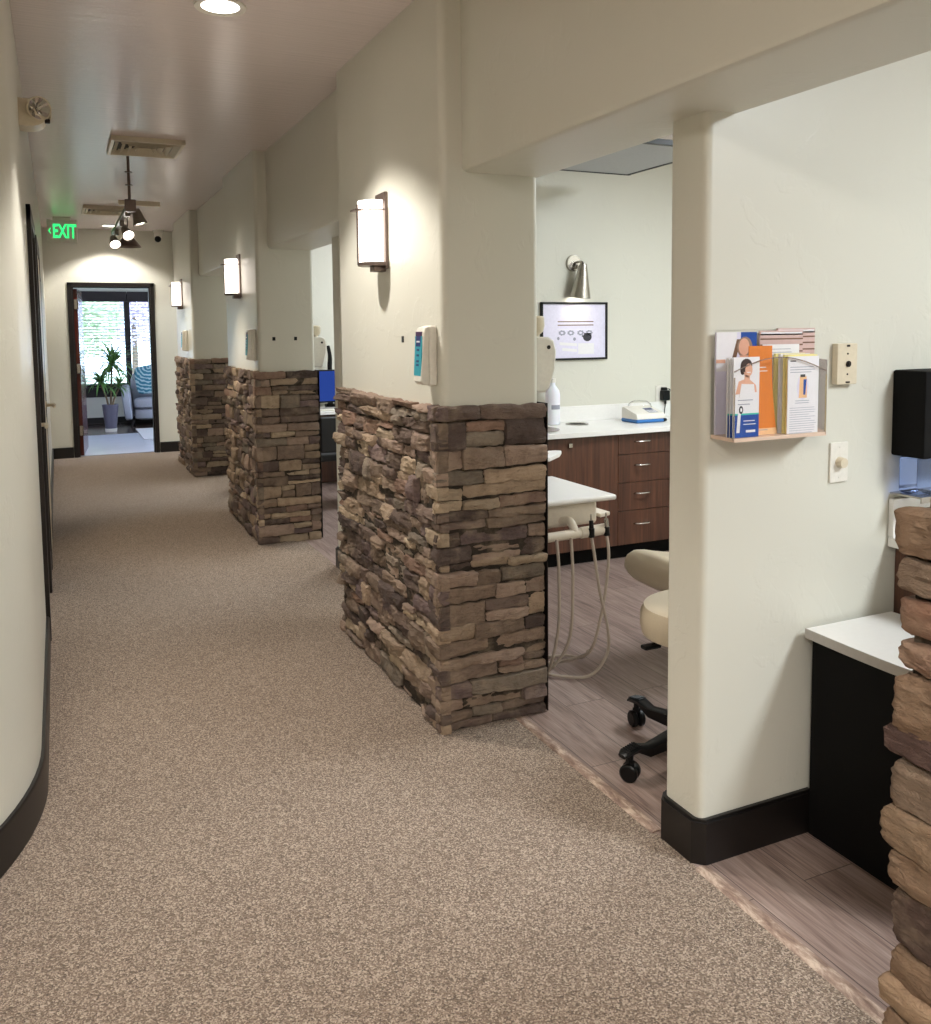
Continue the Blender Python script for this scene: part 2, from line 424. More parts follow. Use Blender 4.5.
def skirting_path(b, pts, off, h, th):
    """baseboard following a plan polyline, offset to its left side"""
    n = len(pts); out = []
    for i, p in enumerate(pts):
        a = Vector(pts[max(i - 1, 0)]); c = Vector(pts[min(i + 1, n - 1)]); d = (c - a).normalized(); nr = Vector((-d.y, d.x))
        out.append((Vector(p) + nr * off, Vector(p) + nr * (off + th), Vector(p) + nr * (off + th - 0.006)))
    rows = []
    for q0, q1, q2 in out:
        rows.append([b.verts.new((q0.x, q0.y, 0)), b.verts.new((q1.x, q1.y, 0)), b.verts.new((q1.x, q1.y, h - 0.008)), b.verts.new((q2.x, q2.y, h)), b.verts.new((q0.x, q0.y, h))])
    for r0, r1 in zip(rows, rows[1:]):
        for k in range(5): b.faces.new((r0[k], r0[(k + 1) % 5], r1[(k + 1) % 5], r1[k]))
    b.faces.new(rows[0]); b.faces.new(rows[-1][::-1])
    bmesh.ops.recalc_face_normals(b, faces=b.faces)
b = BM(); skirting_path(b, ([(WX, 4.72)] + outline[1:NARC + 2] + [(-2.95, 3.2 - R)]), 0.0, 0.13, 0.016)
struct('baseboard_left', b, 'blackbase', 'black baseboard bending around the rounded corner of the left wall', 'baseboard')
b = BM(); skirting_path(b, [(WX, 6.16), (WX, 5.71)], 0.0, 0.13, 0.016); struct('baseboard_left_between', b, 'blackbase', 'short black baseboard between the two doors on the left wall', 'baseboard')
b = BM(); skirting_path(b, [(WX, ENDY - 0.02), (WX, 7.2)], 0.0, 0.13, 0.016); struct('baseboard_left_far', b, 'blackbase', 'black baseboard beyond the second door on the left wall', 'baseboard')

# end wall with doorway
DX0, DX1, DZ = 0.19, 1.085, 2.075
bm = BM()
box(bm, (-1.2, ENDY, 0), (DX0, ENDY + 0.12, CEIL)); box(bm, (DX1, ENDY, 0), (ROOMX, ENDY + 0.12, CEIL)); box(bm, (DX0, ENDY, DZ), (DX1, ENDY + 0.12, CEIL))
struct('wall_end', bm, 'wall', 'cream wall with the open doorway at the end of the corridor', 'wall')
bm = BM(); box(bm, (WX, ENDY - 0.016, 0), (DX0 - 0.055, ENDY, 0.13), bev=0.004); struct('baseboard_end', bm, 'blackbase', 'black baseboard left of the open doorway at the corridor end', 'baseboard')
bm = BM(); box(bm, (DX1 + 0.05, ENDY - 0.016, 0), (1.9, ENDY, 0.13), bev=0.004); struct('baseboard_end_right', bm, 'blackbase', 'black baseboard right of the open doorway at the corridor end', 'baseboard')

# door_1: casing, lining and the open leaf
d1 = thing('door_1', 'red-brown wooden door standing open in its black frame at the corridor end', 'door', (DX0, ENDY, 0)); d1['kind'] = 'structure'
bm = BM(); w = DX1 - DX0
for y0, y1 in ((-0.018, 0.0), (0.12, 0.138)):
    box(bm, (-0.05, y0, 0), (0.0, y1, DZ + 0.045), bev=0.003); box(bm, (w, y0, 0), (w + 0.045, y1, DZ + 0.045), bev=0.003); box(bm, (-0.05, y0, DZ), (w + 0.045, y1, DZ + 0.045), bev=0.003)
box(bm, (0.0, 0, 0), (0.018, 0.12, DZ)); box(bm, (w - 0.018, 0, 0), (w, 0.12, DZ)); box(bm, (0, 0, DZ - 0.018), (w, 0.12, DZ))
mk('door_frame', bm, 'blackwood', d1)
bm = BM(); leafm = Matrix.Translation((0.062, 0.075, 0.012)) @ Matrix.Rotation(math.radians(85), 4, 'Z')
box(bm, (0, 0, 0), (0.84, 0.044, DZ - 0.04), bev=0.003, mat=leafm)
for z0, z1 in ((0.22, 0.95), (1.10, 1.85)):
    box(bm, (0.14, 0.040, z0), (0.70, 0.048, z1), bev=0.004, mat=leafm)
leaf = mk('door_leaf', bm, 'redwood', d1)
for z in (0.26, 1.02, 1.80):
    bm = BM(); box(bm, (0.022, 0.060, z), (0.058, 0.074, z + 0.12), bev=0.002); cyl(bm, (0.066, 0.066, z - 0.004), (0.066, 0.066, z + 0.104), 0.007, seg=10); mk('hinge', bm, 'nickel', leaf)
bm = BM(); cyl(bm, (0.05, 0.86, 1.0), (0.13, 0.86, 1.0), 0.012, seg=12); box(bm, (0.115, 0.74, 0.99), (0.135, 0.87, 1.012), bev=0.006); mk('door_handle', bm, 'nickel', leaf)

# left-wall doors
def sidedoor(i, y0, y1, label, leafmat, proud):
    d = thing(f'door_{i}', label, 'door', (WX, y0, 0)); d['kind'] = 'structure'; w = y1 - y0
    b = BM()
    box(b, (-0.01, -0.075, 0), (0.020, 0.0, 2.13), bev=0.003); box(b, (-0.01, w, 0), (0.020, w + 0.075, 2.13), bev=0.003); box(b, (-0.01, -0.075, 2.055), (0.020, w + 0.075, 2.13), bev=0.003)
    box(b, (-0.155, 0, 0), (-0.01, 0.02, 2.06)); box(b, (-0.155, w - 0.02, 0), (-0.01, w, 2.06)); box(b, (-0.155, 0, 2.04), (-0.01, w, 2.06))
    mk('door_frame', b, 'blackwood', d)
    b = BM(); box(b, (proud - 0.044, 0.022, 0.01), (proud, w - 0.022, 2.036), bev=0.003)
    for z0, z1 in ((0.22, 0.92), (1.1, 1.88)): box(b, (proud - 0.004, 0.14, z0), (proud + 0.004, w - 0.14, z1), bev=0.004)
    l = mk('door_leaf', b, leafmat, d)
    b = BM(); cyl(b, (proud, w - 0.09, 1.0), (proud + 0.008, w - 0.09, 1.0), 0.028, seg=18); cyl(b, (proud, w - 0.09, 1.0), (proud + 0.062, w - 0.09, 1.0), 0.011, seg=12)
    box(b, (proud + 0.045, w - 0.21, 0.988), (proud + 0.064, w - 0.078, 1.012), bev=0.006); mk('door_handle', b, 'creamplastic', l)
sidedoor(2, 4.80, 5.62, 'near door in a black casing on the left wall, past the rounded corner', 'whiteplastic', -0.02)
sidedoor(3, 6.25, 7.10, 'cream door farther along the left wall with a lever handle sticking out', 'creamplastic', 0.016)

# pillars (upper plastered part) + header beams + partitions
names = ['plastered pillar right beside the viewer with stone below', 'plastered pillar nearest in full view, above the big stone wainscot', 'plastered middle pillar of the corridor', 'plastered pillar farthest down the corridor by the end door']
for (y0, y1), lab in zip(PIL, names):
    bm = BM(); box(bm, (PX0, y0 + 0.04, 0.0), (PX1, y1 if y1 > 2 else y1 - 0.09, CEIL), bev=0.028, seg=4, vert_only=True)
    struct('pillar', bm, 'wall', lab, 'pillar')
segs = [(PIL[0][1], PIL[1][0] + 0.04), (PIL[1][1], PIL[2][0] + 0.04), (PIL[2][1], PIL[3][0] + 0.04), (PIL[3][1], ENDY)]
bl = ['wide header beam over the nearest opening', 'header beam between the nearest full pillar and the middle pillar', 'header beam between the middle and far pillars', 'short header beam between the far pillar and the end wall']
for (a, c), lab in zip(segs, bl):
    bm = BM(); prof = [(BX + 0.02, BZ), (PX1 - 0.003, BZ), (PX1 - 0.003, CEIL), (BX, CEIL), (BX, BZ + 0.02), (BX + 0.006, BZ + 0.006)]
    prism(bm, [(p[0], p[1]) for p in prof], a - 0.01, c + 0.01, 'y'); struct('beam', bm, 'wall', lab, 'beam')
pl = ['partition wall end with the brochure rack', 'partition wall behind the walnut cabinets', 'partition wall behind the blue monitor desk']
for (a, c), lab in zip(PART, pl):
    bm = BM(); t_ = BM(); prism(t_, [(1.59, 0), (ROOMX, 0), (ROOMX, CEIL), (1.688, CEIL), (1.688, BZ), (1.59, BZ)], a, c, 'y')
    bmesh.ops.bevel(t_, geom=[e for e in t_.edges if all(abs(v.co.x - 1.59) < 1e-4 for v in e.verts) and abs(e.verts[0].co.z - e.verts[1].co.z) > 1], offset=0.022, segments=4, affect='EDGES', profile=0.5); merge(bm, t_)
    struct('wall_partition', bm, 'wall', lab, 'wall')
    bm = BM(); o = 0.018; ch = 0.03
    prism(bm, [(2.0 if a < 3 else 2.4, a - o), (1.59 - o + ch, a - o), (1.59 - o, a - o + ch), (1.59 - o, c + o - ch), (1.59 - o + ch, c + o), (2.4, c + o), (2.4, c), (1.62, c), (1.59, c - 0.02), (1.59, a + 0.02), (1.61, a), (2.0 if a < 3 else 2.4, a)], 0, 0.122)
    prism(bm, [(2.0 if a < 3 else 2.4, a - o + .007), (1.59 - o + ch + .002, a - o + .007), (1.597 - o, a - o + ch + .002), (1.597 - o, c + o - ch - .002), (1.59 - o + ch + .002, c + o - .007), (2.4, c + o - .007), (2.4, c), (1.62, c), (1.59, c - 0.02), (1.59, a + 0.02), (1.61, a), (2.0 if a < 3 else 2.4, a)], 0.122, 0.13)
    struct('baseboard_partition', bm, 'blackbase', 'black baseboard wrapped round the foot of the ' + lab, 'baseboard')
# outer shell of treatment rooms and of the space behind the viewer
bm = BM(); box(bm, (ROOMX, -3.2, 0), (ROOMX + 0.1, ENDY + 0.12, CEIL)); struct('wall_right', bm, 'wall', 'outer wall of the treatment rooms', 'wall')
bm = BM(); box(bm, (-3.1, -3.3, 0), (ROOMX + 0.1, -3.2, CEIL)); struct('wall_back', bm, 'wall', 'wall behind the viewer', 'wall')
bm = BM(); box(bm, (-3.1, -3.2, 0), (-3.0, 3.2, CEIL)); struct('wall_west', bm, 'wall', 'side wall behind the viewer', 'wall')
# thresholds between carpet and planks
tl = ['worn wood reducer strip along the carpet edge in front of the black cabinet', 'worn wood reducer strip along the carpet edge between partition and nearest full pillar', 'wood reducer strip along the carpet between the nearest and middle pillars', 'wood reducer strip along the carpet between the middle and far pillars']
for i, (a, c) in enumerate([(1.02, 1.881), (2.079, 2.975), (4.28, 5.26), (7.52, 8.54)]):
    bm = BM(); prism(bm, [(1.562, 0.0), (1.567, 0.005), (1.580, 0.007), (1.603, 0.002), (1.605, 0.0)], a, c, 'y'); struct(f'trim_{i+1}', bm, 'threshold', tl[i], 'floor trim')

# ------------------------------------------------------------------ ledge stone wainscots
PAL = [(rgb(144, 126, 112), 5), (rgb(172, 152, 132), 4), (rgb(122, 106, 98), 4), (rgb(98, 85, 81), 3), (rgb(160, 140, 127), 3), (rgb(150, 124, 110), 1.5), (rgb(126, 109, 108), 2.5), (rgb(188, 170, 148), 2.5), (rgb(140, 129, 117), 2)]
def pick(rnd, warm=0.0):
    tot = sum(x for _, x in PAL); r = rnd.random() * tot
    for c, x in PAL:
        r -= x
        if r <= 0: break
    k = rnd.uniform(0.74, 1.22)
    return (c[0] * k * (1 + warm), c[1] * k, c[2] * k * (1 - warm), 1)
def stone(bm, lay, org, U, V, W, size, rnd, cell=0.013, rr=0.013, rough=0.006, chis=(0.2, 0.75), tiltx=0.5, tilty=0.9, col=None, back=False):
    """one stone: centre-back at org, spans size[0] along U, size[1] along V, size[2] out along W"""
    su, sv, sw = size; h = Vector((su / 2, sv / 2, sw / 2))
    n = [max(3, min(36, round(su / cell))), max(3, min(14, round(sv / cell))), max(2, min(5, round(sw / cell)))]
    r = min(rr, 0.46 * min(su, sv))
    col = col or pick(rnd)
    planes = []
    for q in range(6):
        d = Vector((rnd.uniform(-tiltx, tiltx), rnd.uniform(-tilty, tilty), 1)).normalized()
        zc = rnd.uniform(*chis) * h.z
        planes.append((d, d.dot(Vector((math.copysign(h.x, d.x), math.copysign(h.y, d.y), zc)))))
    so = Vector((rnd.uniform(-50, 50), rnd.uniform(-50, 50), rnd.uniform(-50, 50)))
    skew = rnd.uniform(-0.10, 0.10); tilt = rnd.uniform(-0.018, 0.018) * (sw / max(su, 0.05))
    cache = {}
    def vert(i, j, k):
        key = (i, j, k)
        if key in cache: return cache[key]
        p = Vector(((2 * i / n[0] - 1) * h.x, (2 * j / n[1] - 1) * h.y, (2 * k / n[2] - 1) * h.z))
        q = Vector((max(-(h.x - r), min(h.x - r, p.x)), max(-(h.y - r), min(h.y - r, p.y)), max(-h.z * 2, min(max(h.z - r, -h.z), p.z))))
        d = p - q
        if d.length > 1e-6: p = q + d.normalized() * min(r, d.length * 1.0 if sum(abs(x) > 1e-6 for x in d) == 1 else r)
        for d, o in planes:
            e = d.dot(p) - o
            if e > 0: p -= d * e * 0.85
        x = p + so
        lay_ = x.y * 62 + noise.noise(Vector((x.x * 7, x.y * 5, 3.1))) * 2.2
        nz = noise.noise(Vector((x.x * 8, x.y * 16, x.z * 8))) * rough * 1.2 + noise.noise(Vector((x.x * 34, x.y * 60, x.z * 34))) * rough * 0.8 + (abs((lay_ % 1.0) - 0.5) - 0.25) * rough * 1.5
        out = Vector((p.x / h.x * 0.35, p.y / h.y * 0.45, max(0.0, p.z / h.z))).normalized() if p.length > 0 else Vector((0, 0, 1))
        p = p + out * nz
        p.y += p.x * skew * 0.16; p.y *= 1 - 0.16 * (p.x / h.x) * skew * 6
        wpos = org + U * p.x + V * p.y + W * (p.z + h.z + p.x * tilt)
        vv = bm.verts.new(wpos); vv[lay] = col
        cache[key] = vv; return vv
    a, b_, c = n
    for i in range(a):
        for j in range(b_):
            bm.faces.new((vert(i, j, c), vert(i + 1, j, c), vert(i + 1, j + 1, c), vert(i, j + 1, c)))
            if back: bm.faces.new((vert(i, j, 0), vert(i, j + 1, 0), vert(i + 1, j + 1, 0), vert(i + 1, j, 0)))
    for i in range(a):
        for k in range(c):
            bm.faces.new((vert(i, 0, k), vert(i + 1, 0, k), vert(i + 1, 0, k + 1), vert(i, 0, k + 1)))
            bm.faces.new((vert(i, b_, k), vert(i, b_, k + 1), vert(i + 1, b_, k + 1), vert(i + 1, b_, k)))
    for j in range(b_):
        for k in range(c):
            bm.faces.new((vert(0, j, k), vert(0, j, k + 1), vert(0, j + 1, k + 1), vert(0, j + 1, k)))
            bm.faces.new((vert(a, j, k), vert(a, j + 1, k), vert(a, j + 1, k + 1), vert(a, j, k + 1)))
def rows(rnd, top, lo=0.0, scale=1.0, first=None):
    z = top; out = []
    if first: out.append((z - first, z)); z -= first
    while z > lo + 0.001:
        q = rnd.random()
        h = (rnd.uniform(0.034, 0.05) if q < 0.36 else rnd.uniform(0.05, 0.068) if q < 0.8 else rnd.uniform(0.075, 0.108)) * scale
        if z - h < lo + 0.03: h = z - lo
        out.append((z - h, z)); z -= h
    return out
UX, UY, UZ = Vector((1, 0, 0)), Vector((0, 1, 0)), Vector((0, 0, 1))
def wainscot(idx, y0, y1, seed, cell, label, heights=None):
    rnd = random.Random(seed); bm = bmesh.new(); lay = bm.verts.layers.float_color.new('Col')
    g = 0.0035
    # near face (towards the viewer), normal -Y
    near = rows(rnd, ST, first=0.056)
    for ri, (za, zb) in enumerate(near):
        h = zb - za; x = SX0 + rnd.uniform(-0.006, 0.004); first = True
        while x < SX1 - 0.02:
            wd = rnd.uniform(0.10, 0.30) if h < 0.07 else rnd.uniform(0.09, 0.20)
            if first: wd = rnd.uniform(0.10, 0.26)
            if ri == 0: wd = rnd.uniform(0.16, 0.26)
            if SX1 - (x + wd) < 0.07: wd = SX1 - x + rnd.uniform(-0.004, 0.002)
            dep = rnd.uniform(0.026, 0.056)
            sub = [(za, zb)]
            if h > 0.062 and rnd.random() < 0.45 and not first:
                m = za + h * rnd.uniform(0.4, 0.6); sub = [(za, m), (m, zb)]
            for s0, s1 in sub:
                jz = rnd.uniform(-0.004, 0.004); d2 = dep + rnd.uniform(-0.008, 0.008) + (0.004 if ri == 0 else 0)
                # the corner stone carries round onto the corridor face
                stone(bm, lay, Vector((x + wd / 2, y0 + 0.046, (s0 + s1) / 2 + jz)), UX, UZ, -UY, (wd - g, s1 - s0 - g, d2), rnd, cell, rr=0.005, rough=0.0058, chis=(-0.1, 0.75), tiltx=0.30, tilty=0.8)
            if first:
                lw = rnd.uniform(0.07, 0.16)
                stone(bm, lay, Vector((SX0 + 0.047, y0 + 0.004 + lw / 2, (za + zb) / 2)), -UY, UZ, -UX, (lw - g, h - g, rnd.uniform(0.044, 0.058)), rnd, cell, rr=0.005, rough=0.006, chis=(0.1, 0.7), tiltx=0.4, tilty=0.8)
            first = False; x += wd
    # corridor face, normal -X: shorter, deeper, rougher stones
    y = y0 + 0.115
    rws = rows(rnd, ST, scale=1.0, first=0.062) if not heights else heights
    for ri, (za, zb) in enumerate(rws):
        h = zb - za; y = y0 + rnd.uniform(0.09, 0.16) if idx else y0
        if idx and idx < 1: y = y0
        while y < y1 - 0.015:
            wd = rnd.uniform(0.07, 0.20) if rnd.random() < 0.7 else rnd.uniform(0.18, 0.30)
            if ri == 0: wd = rnd.uniform(0.18, 0.34)
            if heights: wd = rnd.uniform(0.16, 0.34)
            if y1 - (y + wd) < 0.06: wd = y1 - y + rnd.uniform(-0.012, 0.014)
            fine = cell
            if heights: fine = 0.0085 if y + wd > 0.70 else 0.03
            sub = [(za, zb)]
            if h > 0.06 and rnd.random() < 0.35 and not heights:
                m = za + h * rnd.uniform(0.38, 0.62); sub = [(za, m), (m, zb)]
            for s0, s1 in sub:
                jz = rnd.uniform(-0.006, 0.006) if ri else rnd.uniform(-0.004, 0.002)
                dep = rnd.uniform(0.026, 0.064) if not heights else rnd.uniform(0.036, 0.062)
                if ri == 0: dep = rnd.uniform(0.05, 0.06)
                stone(bm, lay, Vector((SX0 + 0.052, y + wd / 2, (s0 + s1) / 2 + jz)), -UY, UZ, -UX, (wd - g, s1 - s0 - g + rnd.uniform(-0.004, 0.003), dep), rnd, fine, rr=0.006 if not heights else 0.016, rough=0.008 if not heights else 0.006, chis=(-0.15, 0.7) if not heights else (0.3, 0.8), tiltx=0.45 if not heights else 0.3, tilty=0.9, col=None if not heights else tuple(c_ * f_ for c_, f_ in zip(pick(rnd), (0.86, 0.76, 0.70, 1))))
            y += wd
    # far face, coarse
    for za, zb in rows(rnd, ST):
        x = SX0 + (0.07 if heights else 0.03)
        while x < SX1 - 0.02:
            wd = rnd.uniform(0.12, 0.28)
            if SX1 - (x + wd) < 0.07: wd = SX1 - x
            stone(bm, lay, Vector((x + wd / 2, y1 - 0.046, (za + zb) / 2)), UX * -1, UZ, UY, (wd - g, zb - za - g, rnd.uniform(0.03, 0.05)), rnd, 0.03)
            x += wd
    # dark mortar bed behind the stones
    n0 = len(bm.verts); tmp = BM(); box(tmp, (SX0 + 0.03, y0 + 0.028, 0), (SX1 - 0.012, y1 - 0.028, ST - 0.016))
    merge(bm, tmp)
    for v in list(bm.verts)[n0:]: v[lay] = (0.05, 0.04, 0.032, 1)
    bm.normal_update()
    o = struct('wall_stone_wainscot', bm, 'stone', label, 'stone wainscot', sharp=50)
    bm = BM(); box(bm, (SX1 + 0.002, y0 + 0.012, 0.004), (SX1 + 0.006, y1 - 0.01, ST - 0.004), bev=0.001)
    struct(f'trim_{5+idx}', bm, 'darkmetal', 'dark metal edge strip on the room side of the ' + label, 'edge trim')
H0 = []; z = 1.226
for h in [.088, .066, .070, .056, .094, .062, .078, .080, .064, .104, .062, .052, .070, .062, .066, .07, .06]:
    H0.append((max(z - h, 0.0), z)); z -= h
sl = ['stone wainscot right beside the viewer, cut by the picture edge', 'big stacked ledgestone wainscot of the nearest full pillar', 'stacked ledgestone wainscot of the middle pillar', 'stacked ledgestone wainscot of the farthest pillar']
wainscot(0, PIL[0][0], PIL[0][1], 11, 0.02, sl[0], H0)
wainscot(1, PIL[1][0], PIL[1][1], 23, 0.0095, sl[1])
wainscot(2, PIL[2][0], PIL[2][1], 37, 0.017, sl[2])
wainscot(3, PIL[3][0], PIL[3][1], 41, 0.022, sl[3])

# ------------------------------------------------------------------ lamps
def area(name, loc, size, power, col, rot=(0, 0, 0), shape='DISK', sy=None, spread=None):
    l = bpy.data.lights.new(name, 'AREA'); l.shape = shape; l.size = size; l.energy = power; l.color = col
    if sy: l.size_y = sy
    if spread: l.spread = spread
    o = bpy.data.objects.new(name, l); o.location = loc; o.rotation_euler = rot; C.objects.link(o); return o
def spot(name, loc, target, power, col, angle=60, blend=0.5, r=0.03):  # a lamp with a reflector
    l = bpy.data.lights.new(name, 'SPOT'); l.energy = power; l.color = col; l.spot_size = math.radians(angle); l.spot_blend = blend; l.shadow_soft_size = r
    o = bpy.data.objects.new(name, l); o.location = loc
    o.rotation_euler = (Vector(target) - Vector(loc)).to_track_quat('-Z', 'Y').to_euler(); C.objects.link(o); return o

# wall sconces: origin at the wall, +X is the wall normal in local space
sc = thing('wall_sconce', 'lit glass wall sconce on the nearest full pillar', 'wall lamp', (PX0, 3.605, 1.93), PI, 'glass sconces on the pillars')
bm = BM(); box(bm, (0.0, -0.062, -0.155), (0.014, 0.062, 0.165), bev=0.003)
box(bm, (0.014, -0.03, 0.12), (0.05, 0.03, 0.128), bev=0.002); mk('backplate', bm, 'bronze', sc)
bm = BM(); prof = []
for k in range(17):
    a = -PI / 2 + PI * k / 16; prof.append((0.028 + 0.082 * math.cos(a), 0.074 * math.sin(a)))
prism(bm, [(0.028, -0.074)] + prof[1:-1] + [(0.028, 0.074)], -0.128, 0.128); mk('glass_shade', bm, 'glow', sc)
bm = BM()
ring = [(0.014, -0.079, 0.088)] + [(0.03 + 0.087 * math.cos(-PI / 2 + PI * k / 14), 0.079 * math.sin(-PI / 2 + PI * k / 14), 0.088) for k in range(15)] + [(0.014, 0.079, 0.088)]
tube(bm, ring, 0.0035, 6)
box(bm, (0.112, -0.006, -0.138), (0.118, 0.006, 0.112), bev=0.001); box(bm, (0.10, -0.035, 0.084), (0.135, 0.035, 0.092), bev=0.001)
mk('band', bm, 'bronze', sc)
bm = BM(); prism(bm, [(0.012, -0.078)] + [(p[0] + (0.004 if p[0] > 0.03 else 0), p[1] * 1.05) for p in prof] + [(0.012, 0.078)], -0.142, -0.128); box(bm, (0.0, -0.028, -0.166), (0.055, 0.028, -0.142), bev=0.003); mk('base_tray', bm, 'bronze', sc)
dup(sc, (PX0, 6.86, 1.93), label='lit glass wall sconce on the middle pillar')
dup(sc, (PX0, 10.25, 1.93), label='lit glass wall sconce on the farthest pillar, by the end wall')

# recessed downlights
def downlight(x, y, label, power, first=None):
    if first is None:
        d = thing('recessed_downlight', label, 'ceiling light', (x, y, CEIL), group='recessed corridor downlights')
        b = BM(); lathe(b, [(0.072, -0.004), (0.096, -0.008), (0.098, -0.001), (0.072, -0.001), (0.072, -0.004)], 32); mk('trim_ring', b, 'whiteplastic', d)
        b = BM(); lathe(b, [(0.0, -0.003), (0.0715, -0.003), (0.0715, -0.001), (0.0, -0.001)], 32); mk('lens', b, 'glowdown', d)
    else: d = dup(first, (x, y, CEIL), label=label)
    spot('downlight_lamp', (x, y, CEIL - 0.012), (x, y, 0), power * 4.5, (1.0, 0.945, 0.87), 104 if y < 10 else 122, 0.35, 0.06); return d
dl = downlight(0.625, 3.56, 'round recessed downlight in the ceiling above the nearest full pillar', 26)
downlight(0.62, 11.25, 'round recessed downlight close to the end wall', 15, dl)
downlight(0.625, 0.1, 'round recessed downlight above the viewer', 13, dl)
downlight(-0.6, -1.6, 'round recessed downlight behind the viewer', 20, dl)

# ceiling supply vents
vt = thing('ceiling_vent', 'beige ceiling air vent above the track light', 'air vent', (0.595, 6.36, CEIL), group='ceiling air vents')
bm = BM()
prism(bm, [(-0.225, 0), (0.225, 0), (0.205, -0.03), (-0.205, -0.03)], -0.26, -0.235, 'y'); prism(bm, [(-0.225, 0), (0.225, 0), (0.205, -0.03), (-0.205, -0.03)], 0.235, 0.26, 'y')
for s in (-1, 1): box(bm, (s * 0.215 - 0.012, -0.26, -0.03), (s * 0.215 + 0.012, 0.26, 0), bev=0.003)
mk('frame', bm, 'creamplastic', vt)
bm = BM()
for k, s in enumerate((0.185, 0.14, 0.095, 0.05)):
    z0 = -0.028 + 0.0; L = s + 0.02
    for sx in (-1, 1):
        m = Matrix.Translation((sx * s, 0, -0.02)) @ Matrix.Rotation(sx * 0.75, 4, 'Y'); box(bm, (-0.018, -L * 1.12, -0.0018), (0.018, L * 1.12, 0.0018), mat=m)
    for sy in (-1, 1):
        m = Matrix.Translation((0, sy * s * 1.12, -0.02)) @ Matrix.Rotation(-sy * 0.75, 4, 'X'); box(bm, (-L, -0.018, -0.0018), (L, 0.018, 0.0018), mat=m)
mk('louvers', bm, 'creamplastic', vt)
bm = BM(); box(bm, (-0.2, -0.235, -0.004), (0.2, 0.235, -0.001)); mk('duct_back', bm, 'darkmetal', vt)
v2 = dup(vt, (0.52, 9.75, CEIL), label='beige ceiling air vent farther down, beyond the track light')

# track light
tk = thing('track_light', 'track light on a rod below the ceiling with three lit spot heads', 'track light', (0.515, 6.78, CEIL))
bm = BM(); cyl(bm, (0, 0, 0), (0, 0, -0.31), 0.010, seg=12)
for z in (-0.11, -0.20): cyl(bm, (0, 0, z), (0, 0, z - 0.006), 0.026, seg=16)
mk('rod', bm, 'bronze', tk)
bm = BM(); box(bm, (-0.075, -0.018, -0.345), (0.205, 0.018, -0.312), bev=0.003); mk('cross_bar', bm, 'creamplastic', tk)
bm = BM(); box(bm, (-0.035, -0.03, -0.39), (0.04, 0.03, -0.305), bev=0.005); mk('junction_box', bm, 'bronze', tk)
bm = BM(); box(bm, (-0.017, 0.03, -0.355), (0.017, 2.0, -0.322), bev=0.003); mk('rail', bm, 'bronze', tk)
def head(y, dx, drop, aim, big=0.85):
    b = BM(); top = Vector((0, y, -0.35)); c = Vector((dx, y, -0.35 - drop)); d = Vector(aim).normalized()
    tube(b, [top, top + Vector((0, 0, -0.03)), c + Vector((0, 0, 0.05))], 0.007, 8); cyl(b, top, top + Vector((0, 0, -0.05)), 0.018, seg=14)
    cyl(b, c + Vector((0, 0, 0.05)), c, 0.012, seg=10)
    m = Matrix.Translation(c) @ d.to_track_quat('Z', 'Y').to_matrix().to_4x4()
    lathe(b, [(0.0, -0.08 * big), (0.028 * big, -0.078 * big), (0.036 * big, -0.05 * big), (0.045 * big, 0.0), (0.058 * big, 0.045 * big), (0.058 * big, 0.052 * big), (0.050 * big, 0.048 * big), (0.042 * big, 0.03 * big)], 22, mat=m)
    h = mk('spot_head', b, 'pewter', tk)
    b = BM(); lathe(b, [(0.0, 0.030 * big), (0.042 * big, 0.030 * big), (0.043 * big, 0.036 * big), (0.0, 0.040 * big)], 22, mat=m); mk('lens', b, 'glowlens', h)
    return Vector((0.515, 6.78, CEIL)) + c + d * 0.06
p1 = head(0.22, 0.075, 0.06, (0.25, -0.12, -1), 0.9)
p2 = head(0.85, 0.035, 0.10, (0.25, -0.75, -0.62))
p3 = head(1.55, -0.02, 0.11, (0.15, -0.80, -0.70))
spot('track_spot_lamp', p1, p1 + Vector((0.25, -0.12, -1)), 40, (1, 0.88, 0.72), 70, 0.7)
spot('track_spot_lamp', p2, p2 + Vector((0.25, -0.75, -0.62)), 14, (1, 0.9, 0.76), 60, 0.7)
spot('track_spot_lamp', p3, p3 + Vector((0.15, -0.8, -0.7)), 14, (1, 0.9, 0.76), 60, 0.7)
pd = thing('cone_pendant', 'small dark cone pendant hanging beyond the spot heads', 'pendant lamp', (0.70, 9.6, CEIL))
bm = BM(); cyl(bm, (0, 0, 0), (0, 0, -0.25), 0.004, seg=8); cyl(bm, (0, 0, 0), (0, 0, -0.02), 0.03, seg=16); mk('cord', bm, 'darkmetal', pd)
bm = BM(); lathe(bm, [(0.012, -0.25), (0.03, -0.265), (0.125, -0.385), (0.122, -0.388), (0.026, -0.27), (0.0, -0.262)], 28); mk('shade', bm, 'bronze', pd)
spot('pendant_lamp', (0.70, 9.6, CEIL - 0.37), (0.70, 9.9, 0), 30, (1, 0.9, 0.74), 105, 0.5)

